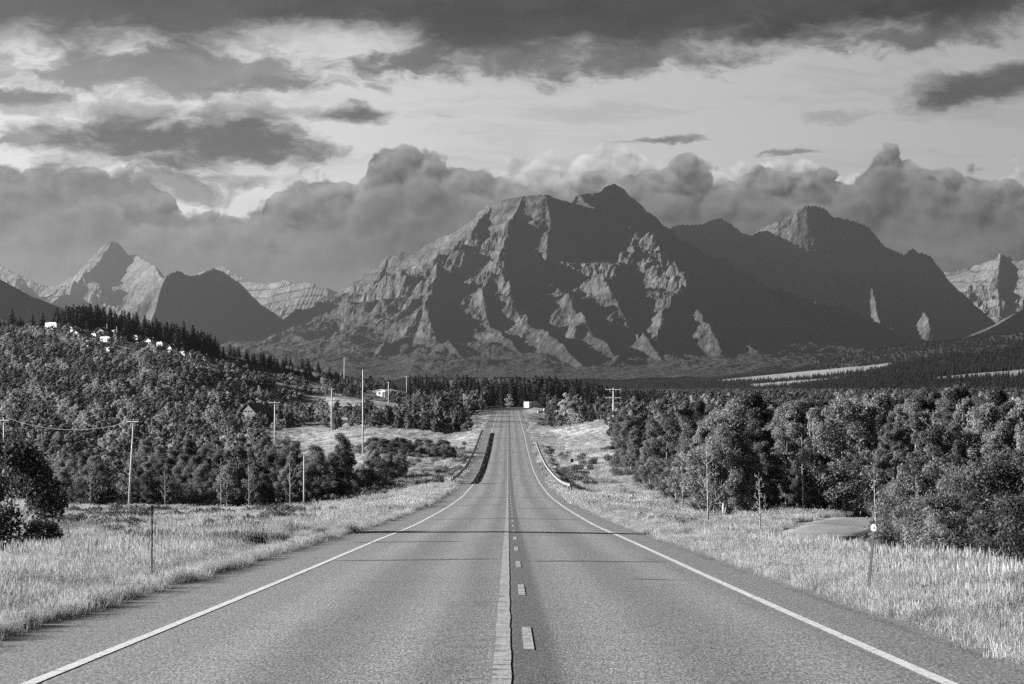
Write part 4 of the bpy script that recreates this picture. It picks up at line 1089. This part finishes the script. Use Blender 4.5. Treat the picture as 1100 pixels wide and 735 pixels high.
for d0, d1, dn in ((110, 170, 1.3), (170, 260, .7), (260, 400, .3), (400, 560, .12)): grass_band(d0, d1, dn, False)
for side in (-1, 1):      # ragged low growth creeping over the pavement edge
    n = 5200; y = 13 + 150 * rng.uniform(size=n) ** 1.5; e = RR if side > 0 else RL
    x = e + side * (rng.normal(.02, .10, n) + .22 * fbm(y / 2.2, y * 0 + side, 3, 55) + .06)
    k = rng.uniform(size=n) < np.clip(.75 + 1.5 * fbm(y / 4, y * 0 + 3 * side, 2, 56), .1, 1)
    gp_.append(np.stack([x[k], y[k]], 1)); gs_.append(rng.uniform(.2, .5, k.sum())); gi_.append(np.where(rng.uniform(size=k.sum()) < .55, rng.integers(5, 7, k.sum()), rng.integers(0, 5, k.sum())))
gp_ = np.concatenate(gp_); gs_ = np.concatenate(gs_); gi_ = np.concatenate(gi_); print('tufts', len(gp_))
scatter('dry_grass', np.concatenate([gp_, zground(gp_[:, 0], gp_[:, 1])[:, None]], 1), gs_, gi_, GT, 'tall dry grass along both verges and the open fields')
# darker broad-leaved weeds
WD = []
for i in range(3):
    rs = np.random.default_rng(500 + i); m = []
    k = 240; a = rs.uniform(0, 6.283, k); r = .32 * np.sqrt(rs.uniform(size=k)); zc = rs.uniform(.03, .62, k) * (1 - r)
    v, q = leaf_quads(np.stack([r * np.cos(a), r * np.sin(a), zc], 1), rs.normal(size=(k, 3)) + np.array([0, 0, .4]), .07, rs, 1.7); WD.append(mesh_np('weed_shape', v, q, M['weed']))
wp = []; wsc = []
for n, pr, dr, thr in ((2600, (66, 360), (66, 175), .18), (1300, (640, 1150), (24, 100), .25), (900, (600, 690), (200, 330), .16), (1200, (380, 500), (200, 380), .15)):
    d = rng.uniform(*dr, n); px = rng.uniform(*pr, n); x = (px - HX) / F * d
    off = np.maximum(RL - x, x - RR)
    k = (fbm(x / 5, d / 14, 3, 88) > thr) & (off > 1.2) & ~near_track(x, d)
    wp.append(np.stack([x[k], d[k]], 1)); wsc.append(rng.uniform(.4, 1.0, k.sum()) * np.clip(d[k] / 90, .8, 1.6))
wp = np.concatenate(wp); wsc = np.concatenate(wsc)
scatter('weeds', np.concatenate([wp, zground(wp[:, 0], wp[:, 1])[:, None]], 1), wsc, rng.integers(0, 3, len(wp)), WD, 'darker leafy weeds among the dry grass')

# ---------------- guardrails
def guardrail(x, y0, y1, side, label, flare0=0.0):
    root = empty('guardrail', (x, y0, float(zroad(y0)))); tag(root, label, 'guardrail', 'steel guardrails on both sides of the dip')
    ys = np.arange(y0, y1 + .1, 1.9); z0 = float(zroad(y0))
    prof = [(0, .54), (.03, .56), (.075, .60), (.075, .64), (.02, .675), (.02, .695), (.075, .73), (.075, .77), (.03, .81), (0, .83)]
    V_ = []; 
    for y in ys:
        fl = flare0 * max(0, 1 - (y - y0) / 14) ** 2 - .9 * max(0, 1 - (y1 - y) / 12) ** 2 * 0
        zz = float(zroad(y)) - z0 - .07
        for px_, pz_ in prof: V_.append((-side * px_ + side * fl, y - y0, pz_ + zz))
    n = len(prof); ii = (np.arange(len(ys) - 1)[:, None] * n + np.arange(n - 1)[None]).ravel()
    me = mesh_np('rail', V_, np.stack([ii, ii + 1, ii + n + 1, ii + n], 1), M['steel'], smooth=True)
    o = obj('rail', me, root); s = o.modifiers.new('thickness', 'SOLIDIFY'); s.thickness = .006
    post = MB().box((side * .16, 0, .28), (.15, .2, 1.05), bev=.01).mesh('post', M['postwood']); blk = MB().box((side * .04, 0, .685), (.10, .15, .34), bev=.008).mesh('block', M['postwood'])
    for y in np.arange(y0 + .6, y1, 3.8):
        fl = flare0 * max(0, 1 - (y - y0) / 14) ** 2; zz = float(zroad(y)) - z0 - .07
        p_ = obj('post', post, root); p_.location = (side * fl, y - y0, zz); q_ = obj('block', blk, p_)
    e = MB(); fl = flare0
    e.box((side * fl - side * .03, -.2, .66), (.22, .4, .32), bev=.09); e.build('end_terminal', M['steel'], root)
    return root
guardrail(-5.75, 214, 440, -1, 'galvanised guardrail left of the road throwing a shadow on the lane', .3)
guardrail(5.25, 178, 372, 1, 'galvanised guardrail right of the road above the grassy hollow', .4)

# ---------------- utility poles
def Gy(px, y, dlo, dhi):
    ds = np.linspace(dlo, dhi, 260); x = (px - HX) / F * ds; yy = HY + (CAMZ - zground(x, ds)) / ds * F
    i = int(np.argmin(np.abs(yy - y))); return ds[i], (x[i], ds[i], float(zground(x[i], ds[i])))
TOPS = {}
def pole(px, ytop, d, label, arms=1, arm_w=2.0, r=.14, lean=0.0, transformer=False, arm_rz=0.0, key=None, group='wooden utility poles left of the road', name='utility_pole'):
    x, y, z = G(px, d); zt = CAMZ - (ytop - HY) / F * d; H = zt - z
    root = empty(name, (x, y, z)); tag(root, label, 'pole', group)
    MB().tube([(0, 0, -.4), (lean * .5, 0, H * .5), (lean, 0, H)], [r * 1.15, r, r * .72], 10).build('pole', M['polewood'], root, True)
    for k in range(arms):
        hz = H - .28 - k * 1.55; lx = lean * hz / H
        a = MB().box((0, 0, 0), (arm_w, .11, .12), bev=.01)
        a.box((-arm_w * .19, -.02, -.26), (.04, .03, .5), 0); a.box((arm_w * .19, -.02, -.26), (.04, .03, .5), 0)
        ca = a.build('crossarm', M['armwood'], root); ca.location = (lx - r * .5, -r - .07, hz); ca.rotation_euler = (0, 0, -.6)
        for s in (-.46, 0.0 if False else -.2, .46):
            MB().tube([(s * arm_w, 0, .08), (s * arm_w, 0, .15), (s * arm_w, 0, .25)], [.03, .06, .04], 8).build('insulator', M['insul'], ca, True)
    if transformer:
        MB().tube([(r + .28, 0, H - 1.9), (r + .28, 0, H - 1.85), (r + .28, 0, H - 1.0), (r + .28, 0, H - .95)], [.2, .26, .26, .2], 12).build('transformer', M['white'], root, True)
    if key: TOPS[key] = (x + lean, y, z + H)
    return root
pole(139, 450, 203, 'leaning pole with crossarm on the left grass field', 1, 1.75, .10, .5, key='a')
pole(5, 449, 222, 'pole with crossarm at the left picture edge half hidden by bushes', 1, 2.0, .12, key='z')
pole(327, 489, 202, 'short bare pole without crossarm in front of the left bush line', 0, r=.085)
pole(295.5, 431, 400, 'pole with crossarm beside the shaded farm yard', 1, 3.1, .16, key='b')
pole(356.5, 417, 480, 'pole with small crossarm and transformer behind the farm track', 1, 2.0, .19, transformer=True, key='c')
pole(390, 397, 300, 'tallest bare pole standing on the pale field', 0, r=.12, key='t')
pole(417.5, 410, 610, 'distant pole among the trees right of the tallest bare pole', 1, 1.2, .18, key='d')
pole(370, 384, 860, 'bare pole against the mountain foot above the farm fields', 0, r=.25)
pole(437, 404, 840, 'short far pole with crossarm on the skyline field', 1, 2.6, .2)
pole(659, 417, 372, 'pale pole with two crossarms on the grassy knoll right of the road', 2, 3.4, .17, group='')
for px, yt, yb, lb in ((38, 353, 366, 'hillside pole below the long white building'), (115, 348, 362, 'hillside pole amid the largest cluster of trailers'), (125.5, 351, 364, 'hillside pole just right of the trailer cluster'), (178, 349, 368, 'hillside pole in front of the tallest ridge conifers'), (61.5, 341, 352, 'pole behind the long white building')):
    d_, g = Gy(px, yb, 770, 960); pole(px, yt, d_, lb, 0, r=.2)
def wire(a, c, label, sag=1.2, n=12):
    a = np.array(a); c = np.array(c); t = np.linspace(0, 1, n)
    P_ = [a + (c - a) * q - np.array([0, 0, sag * 4 * q * (1 - q)]) for q in t]
    tag(MB().tube(P_, .02, 4).build('power_line', M['wire']), label, 'power line', 'wires strung between the left poles')
def off_(k, dx, dz=-.05): p = TOPS[k]; return (p[0] + dx, p[1] - .15, p[2] + dz)
wire(off_('z', .5), off_('a', .5), 'wire between the edge pole and the leaning pole')
wire(off_('a', .7), off_('b', .9), 'wire from the leaning pole to the farm yard pole', 2.0)
wire(off_('b', .9), off_('c', .6), 'upper wire from the farm yard pole to the transformer pole')
wire(off_('b', .4, -1.5), off_('c', .2, -2.4), 'lower wire from the farm yard pole to the transformer pole')
wire(off_('c', .6), off_('d', .3), 'wire from the transformer pole to the distant pole')

# ---------------- roadside posts and small signs
x, y, z = G(930, 29.5); r_ = empty('marker_post', (x, y, z)); tag(r_, 'leaning dark marker post with a round reflector on the right verge', 'marker post'); r_.rotation_euler[2] = -.75
MB().poly([(-.022, 0, -.2), (.022, 0, -.2), (.022, .012, -.2), (-.022, .012, -.2), (.108, 0, 1.0), (.152, 0, 1.0), (.152, .012, 1.0), (.108, .012, 1.0)], [(0, 1, 5, 4), (1, 2, 6, 5), (2, 3, 7, 6), (3, 0, 4, 7), (4, 5, 6, 7)]).build('post', M['brownsteel'], r_)
pl = MB(); n = 12; pl.poly([(.13 + ( .052) * math.cos(6.283 * i / n), -.006, 1.0 + .057 * math.sin(6.283 * i / n)) for i in range(n)] + [(.13 + ( .052) * math.cos(6.283 * i / n), 0.0, 1.0 + .057 * math.sin(6.283 * i / n)) for i in range(n)], [tuple(range(n)), tuple(range(2 * n - 1, n - 1, -1))] + [(i, n + i, n + (i + 1) % n, (i + 1) % n) for i in range(n)])
rf = pl.build('reflector', M['reflector'], r_)
MB().box((.13, -.010, 1.0), (.03, .006, .03)).build('bolt', M['steel'], rf)
x, y, z = G(165, 33); r_ = empty('marker_post', (x, y, z)); tag(r_, 'thin rusty stake standing in the grass of the left verge', 'marker post')
m = MB(); m.box((-.012, 0, .55), (.022, .006, 1.5)).box((-.012, .010, .55), (.006, .018, 1.5)); m.build('post', M['brownsteel'], r_)
MB().box((-.012, -.006, 1.24), (.04, .005, .09)).build('plate', M['brownsteel'], r_)
x, y, z = G(613, 250); r_ = empty('road_sign', (x, y, z)); tag(r_, 'small sign seen edge-on on a pale post in the right hollow', 'sign')
MB().box((0, 0, 1.0), (.10, .10, 2.5), bev=.01).build('post', M['polewood'], r_); MB().box((.16, .07, 1.98), (.40, .02, .46), .5, bev=.008).build('plate', M['dark'], r_)
d_, g = Gy(498, 460, 430, 560); r_ = empty('marker_post', g); tag(r_, 'small white marker post left of the road beyond the guardrail', 'marker post')
MB().box((0, 0, .55), (.26, .1, 1.5), bev=.03).build('post', M['white'], r_); MB().box((0, -.056, 1.15), (.2, .01, .16)).build('reflector', M['dark'], r_)
x, y, z = G(522.5, 715); r_ = empty('road_sign', (x, y, z)); tag(r_, 'small white sign left of the road near the crest', 'sign')
MB().box((0, 0, .7), (.1, .1, 1.6)).build('post', M['polewood'], r_); MB().box((0, -.07, 1.7), (.7, .03, .75), bev=.01).build('plate', M['white'], r_)
# white pipe fence by the crest
x, y, z = G(529, 735); r_ = empty('fence', (x, y, z)); tag(r_, 'low white rail fence left of the road crest', 'fence')
MB().box((0, 0, 1.35), (6.0, .08, .22), bev=.01).build('rail', M['white'], r_)
for q in (-2.8, -1.0, .9, 2.8): MB().box((q, .08, .6), (.12, .1, 1.6)).build('post', M['white'], r_)

# ---------------- vehicles and buildings
def wheel(parent, x, y, z, r=.34, w_=.22, axis='y'):
    m = MB(); p = MB(); 
    def ring(rr, a, bb): return [(x, y + a, z), (x, y + bb, z)]
    m.tube([(x, y - w_/2, z), (x, y - w_*.3, z), (x, y + w_*.3, z), (x, y + w_/2, z)], [r * .93, r, r, r * .93], 16)
    wobj = m.build('wheel', M['rubber'], parent, True)
    MB().tube([(x, y - w_/2 - .01, z), (x, y + w_/2 + .01, z)], r * .55, 12).build('rim', M['steel'], wobj)
def camper(g, rz, L, Hh, label, body='white', slide=False):
    r_ = empty('camper_trailer', g, rz * .6 - .8); tag(r_, label, 'trailer', 'white trailers and cabins on the hillside clearing')
    o = [(-L/2, .55), (L/2 - .25, .55), (L/2, .9), (L/2, Hh - .5), (L/2 - .55, Hh), (-L/2 + .3, Hh), (-L/2, Hh - .3)]
    MB().prism(o, -1.25, 1.25).build('body', M[body], r_)
    n = max(3, int(L / 1.7))
    for i in range(n):
        cx = -L/2 + L * (i + .5) / n
        if i == n // 2: 
            dd = MB().box((cx, -1.262, 1.45), (.7, .03, 1.75), bev=.01).build('door', M['offwhite'], r_); MB().box((cx + .25, -1.29, 1.4), (.05, .04, .12)).build('handle', M['dark'], dd)
        else: 
            wn = MB().box((cx, -1.262, 1.85), (1.0, .03, .62), bev=.01).build('window', M['glass'], r_)
            MB().box((cx, -1.268, 2.2), (1.1, .03, .05)).box((cx, -1.268, 1.5), (1.1, .03, .05)).build('frame', M['offwhite'], wn)
    MB().box((-L * .1, 0, Hh + .12), (.9, .7, .24), bev=.05).build('roof_unit', M['offwhite'], r_)
    for s in (-1, 1):
        for k in (-.4, .4): wheel(r_, -L * .1 + k, s * 1.05, .35)
    MB().tube([(L/2, -.5, .5), (L/2 + 1.1, 0, .48)], .05, 6).tube([(L/2, .5, .5), (L/2 + 1.1, 0, .48)], .05, 6).build('hitch', M['dark'], r_)
def cabin(g, rz, W, D, Hw, Hr, label, wall='white', roof='roofing', name='cabin', group='white trailers and cabins on the hillside clearing', cat='cabin', wins=3, upper=False):
    r_ = empty(name, g, rz * .6 - .75); tag(r_, label, cat, group)
    o = [(-W/2, -.5), (W/2, -.5), (W/2, Hw), (0, Hw + Hr - .06), (-W/2, Hw)]
    wl = MB().prism(o, -D/2, D/2).build('wall', M[wall], r_)
    ov = .35; rf = MB()
    for s in (-1, 1):
        a = (s * (W/2 + ov), Hw - ov * Hr / (W/2) + .02); c = (0, Hw + Hr + .02)
        rf.prism([a, c, (c[0], c[1] + .14), (a[0], a[1] + .14)], -D/2 - ov, D/2 + ov)
    ro = rf.build('roof', M[roof], r_)
    MB().box((W * .2, D * .2, Hw + Hr * .85), (.5, .5, 1.2), bev=.02).build('chimney', M['roofing'], ro)
    for i in range(wins):
        cx = -W/2 + W * (i + .5) / wins
        if i == wins // 2 and wins > 2: 
            dd = MB().box((cx, -D/2 - .02, 1.0), (.9, .05, 2.0)).build('door', M['dark'], r_); MB().box((cx + .3, -D/2 - .06, 1.0), (.06, .04, .1)).build('handle', M['steel'], dd)
        else:
            wn = MB().box((cx, -D/2 - .015, 1.5), (.9, .03, .95)).build('window', M['glass'], r_)
            MB().box((cx, -D/2 - .03, 2.02), (1.06, .06, .08)).box((cx, -D/2 - .03, .98), (1.06, .08, .08)).box((cx - .49, -D/2 - .03, 1.5), (.08, .06, .96)).box((cx + .49, -D/2 - .03, 1.5), (.08, .06, .96)).build('frame', M['white'], wn)
    if upper:
        for cx in (-1.5, -.5, .5, 1.5):
            if abs(cx) < W/2 * .6:
                wn = MB().box((cx, -D/2 - .015, Hw + .45), (.55, .03, .6)).build('window', M['glass'], r_)
                MB().box((cx, -D/2 - .03, Hw + .79), (.7, .06, .07)).box((cx, -D/2 - .03, Hw + .11), (.7, .06, .07)).build('frame', M['white'], wn)
    return r_
def at_hill(px, y): return Gy(px, y, 755, 960)[1]
camper(at_hill(57, 356), 0, 9.5, 3.9, 'long white building-like trailer at the left end of the hillside clearing')
camper(at_hill(70, 357), .2, 3.6, 2.6, 'short white trailer beside the long one at the left end')
cabin(at_hill(84, 363), .3, 5, 4, 1.8, 1.6, 'small white peaked cabin left of the trailer cluster')
camper(at_hill(103, 366), -.3, 5.5, 3.1, 'white trailer leading the dense cluster on the clearing')
cabin(at_hill(109, 361), .5, 5.5, 4, 2.2, 1.5, 'white cabin at the back of the dense cluster')
camper(at_hill(115, 369), .35, 5.8, 3.0, 'slanted white trailer at the front of the dense cluster')
camper(at_hill(124, 361), 0, 2.6, 2.7, 'tiny white trailer just behind the dense cluster')
cabin(at_hill(137, 363), -.2, 4, 4, 2.0, 1.4, 'white cabin right of the dense cluster')
camper(at_hill(146, 367), .2, 5.0, 2.9, 'white trailer midway along the clearing')
camper(at_hill(158, 362), 0, 5.5, 2.6, 'pale trailer behind the two bright ones', 'offwhite')
cabin(at_hill(162, 372), .2, 4.2, 4, 2.6, 1.2, 'bright white cabin right of the middle trailer')
camper(at_hill(174, 375), -.3, 6.0, 3.2, 'bright white trailer below the tall ridge conifers')
cabin(at_hill(185, 380), 0, 2.6, 3, 2.6, 1.2, 'narrow upright white shed right of the bright trailer')
camper(at_hill(198, 384), .3, 3.4, 2.4, 'small white trailer low on the right of the clearing')
cabin(at_hill(220, 389), .4, 3.0, 3, 1.9, 1.2, 'lone white shed at the right end of the clearing')
camper(at_hill(118, 380), .1, 3.0, 2.3, 'small pale trailer in the brush below the dense cluster', 'offwhite')
for px, y, W, Hh in ((80, 357, 2.6, 1.8), (93, 360, 2.4, 1.6), (98, 372, 3.0, 1.8), (110, 374, 2.2, 1.4), (129, 368, 2.8, 1.7), (152, 373, 2.6, 1.6), (168, 378, 2.4, 1.6), (179, 371, 2.8, 1.8), (192, 386, 2.2, 1.5), (208, 385, 2.4, 1.6)):
    cabin(at_hill(px, y), rng.uniform(-.8, .8), W, 3.0, Hh, .6, 'small pale shed in the brush among the hillside trailers', 'offwhite', 'roofpale', 'shed', 'small sheds among the hillside trailers', 'shed', 2)
d_, g = Gy(276, 455, 500, 620)
cabin(g, .25, 6.6, 8, 2.9, 2.7, 'weathered gabled farmhouse among the bushes left of the farm yard', 'siding', 'roofing', 'house', '', 'house', 3, True)
g = G(415, 800); cabin(g, .1, 8.5, 6, 2.2, .8, 'low long building on the skyline field', 'offwhite', 'roofpale', 'farm_building', '', 'building', 4)
g = G(510, 745); camper(g, .1, 3.2, 2.4, 'pale trailer half hidden left of the road crest', 'offwhite')
def car(g, rz, label, paint, name='parked_car', pickup=False, group='cars parked off the road'):
    r_ = empty(name, g, rz); tag(r_, label, 'truck' if pickup else 'car', group)
    if pickup: o = [(-2.7, .42), (-2.6, 1.05), (-.5, 1.08), (-.42, 1.75), (.75, 1.78), (1.25, 1.15), (2.55, 1.02), (2.7, .42)]
    else: o = [(-2.2, .36), (-2.15, .95), (-1.9, 1.02), (-1.35, 1.42), (.3, 1.45), (1.0, .98), (2.05, .84), (2.2, .36)]
    b_ = MB().prism(o, -.88, .88).build('body', M[paint], r_)
    bv = b_.modifiers.new('bevel', 'BEVEL'); bv.width = .06; bv.segments = 2
    wo = [(-.35, 1.12), (-.3, 1.66), (.7, 1.68), (1.08, 1.15)] if pickup else [(-1.75, 1.02), (-1.3, 1.36), (.25, 1.38), (.82, 1.0)]
    for s in (-1, 1): MB().prism(wo, s * .87, s * .895).build('window', M['glass'], r_)
    MB().prism([(wo[3][0] + .1, wo[3][1] + .02), (wo[2][0] + .1, wo[2][1]), (wo[2][0] + .14, wo[2][1]), (wo[3][0] + .14, wo[3][1] + .02)], -.75, .75).build('windscreen', M['glass'], r_)
    f = o[-1][0] - .03
    for s in (-1, 1):
        MB().box((f, s * .62, .66), (.1, .32, .16), bev=.02).build('headlight', M['reflector'], r_)
        MB().box((o[0][0] + .03, s * .66, .78), (.08, .25, .16), bev=.02).build('tail_light', M['dark'], r_)
        for k in (-1, 1): wheel(r_, k * (1.65 if pickup else 1.35), s * .8, .34)
    return r_
d_, g = Gy(311, 452, 480, 640); car(g, .25, 'dark car parked in the shade of the farm yard', 'dark')
d_, g = Gy(322, 453, 480, 640); car(g, 1.2, 'white car end-on beside the dark car in the farm yard', 'white')
car(G(585.5, 690), .1, 'pale pickup parked on the pull-off right of the road crest', 'offwhite', 'parked_truck', True)
car(G(591, 684), 2.6, 'dark car parked beside the pale pickup on the pull-off', 'dark')
# white box truck seen from behind at the crest
x = 5.7 + 1.2; y = 742; z = float(zground(x, y)); r_ = empty('box_truck', (x, y, z + .05), -.62); tag(r_, 'white box truck seen from behind at the road crest', 'truck')
MB().box((0, 3.2, 1.75), (2.5, 6.2, 2.3), bev=.05).build('cargo_box', M['brightwhite'], r_)
MB().box((0, .08, 1.75), (2.2, .05, 2.0)).build('rear_door', M['brightwhite'], r_)
MB().prism([(-1.1, .5), (1.1, .5), (1.1, 1.6), (.95, 2.2), (-.95, 2.2), (-1.1, 1.6)], 6.4, 8.1).build('cab', M['white'], r_)
MB().box((0, .02, .52), (2.3, .14, .18)).build('bumper', M['dark'], r_)
for s in (-1, 1):
    MB().box((s * .95, .03, .75), (.25, .08, .14)).build('tail_light', M['dark'], r_)
    for yy_ in (1.6, 7.3):
        t_ = MB().tube([(s * 1.0 - .14, yy_, .45), (s * 1.0 + .14, yy_, .45)], .45, 16).build('wheel', M['rubber'], r_)

# ---------------- haze
HZ = mat('haze_air', .5); nt = HZ.node_tree; nt.nodes.clear()
pv = nt.nodes.new('ShaderNodeVolumePrincipled'); pv.inputs['Color'].default_value = (.85, .85, .85, 1); pv.inputs['Density'].default_value = 1.8e-5; pv.inputs['Anisotropy'].default_value = .7
ou = nt.nodes.new('ShaderNodeOutputMaterial'); nt.links.new(pv.outputs[0], ou.inputs['Volume'])
try: HZ.cycles.homogeneous_volume = True
except Exception: pass
hz = MB().box((0, 11800, 710), (31000, 25200, 1780)).build('haze', HZ); hz['kind'] = 'stuff'
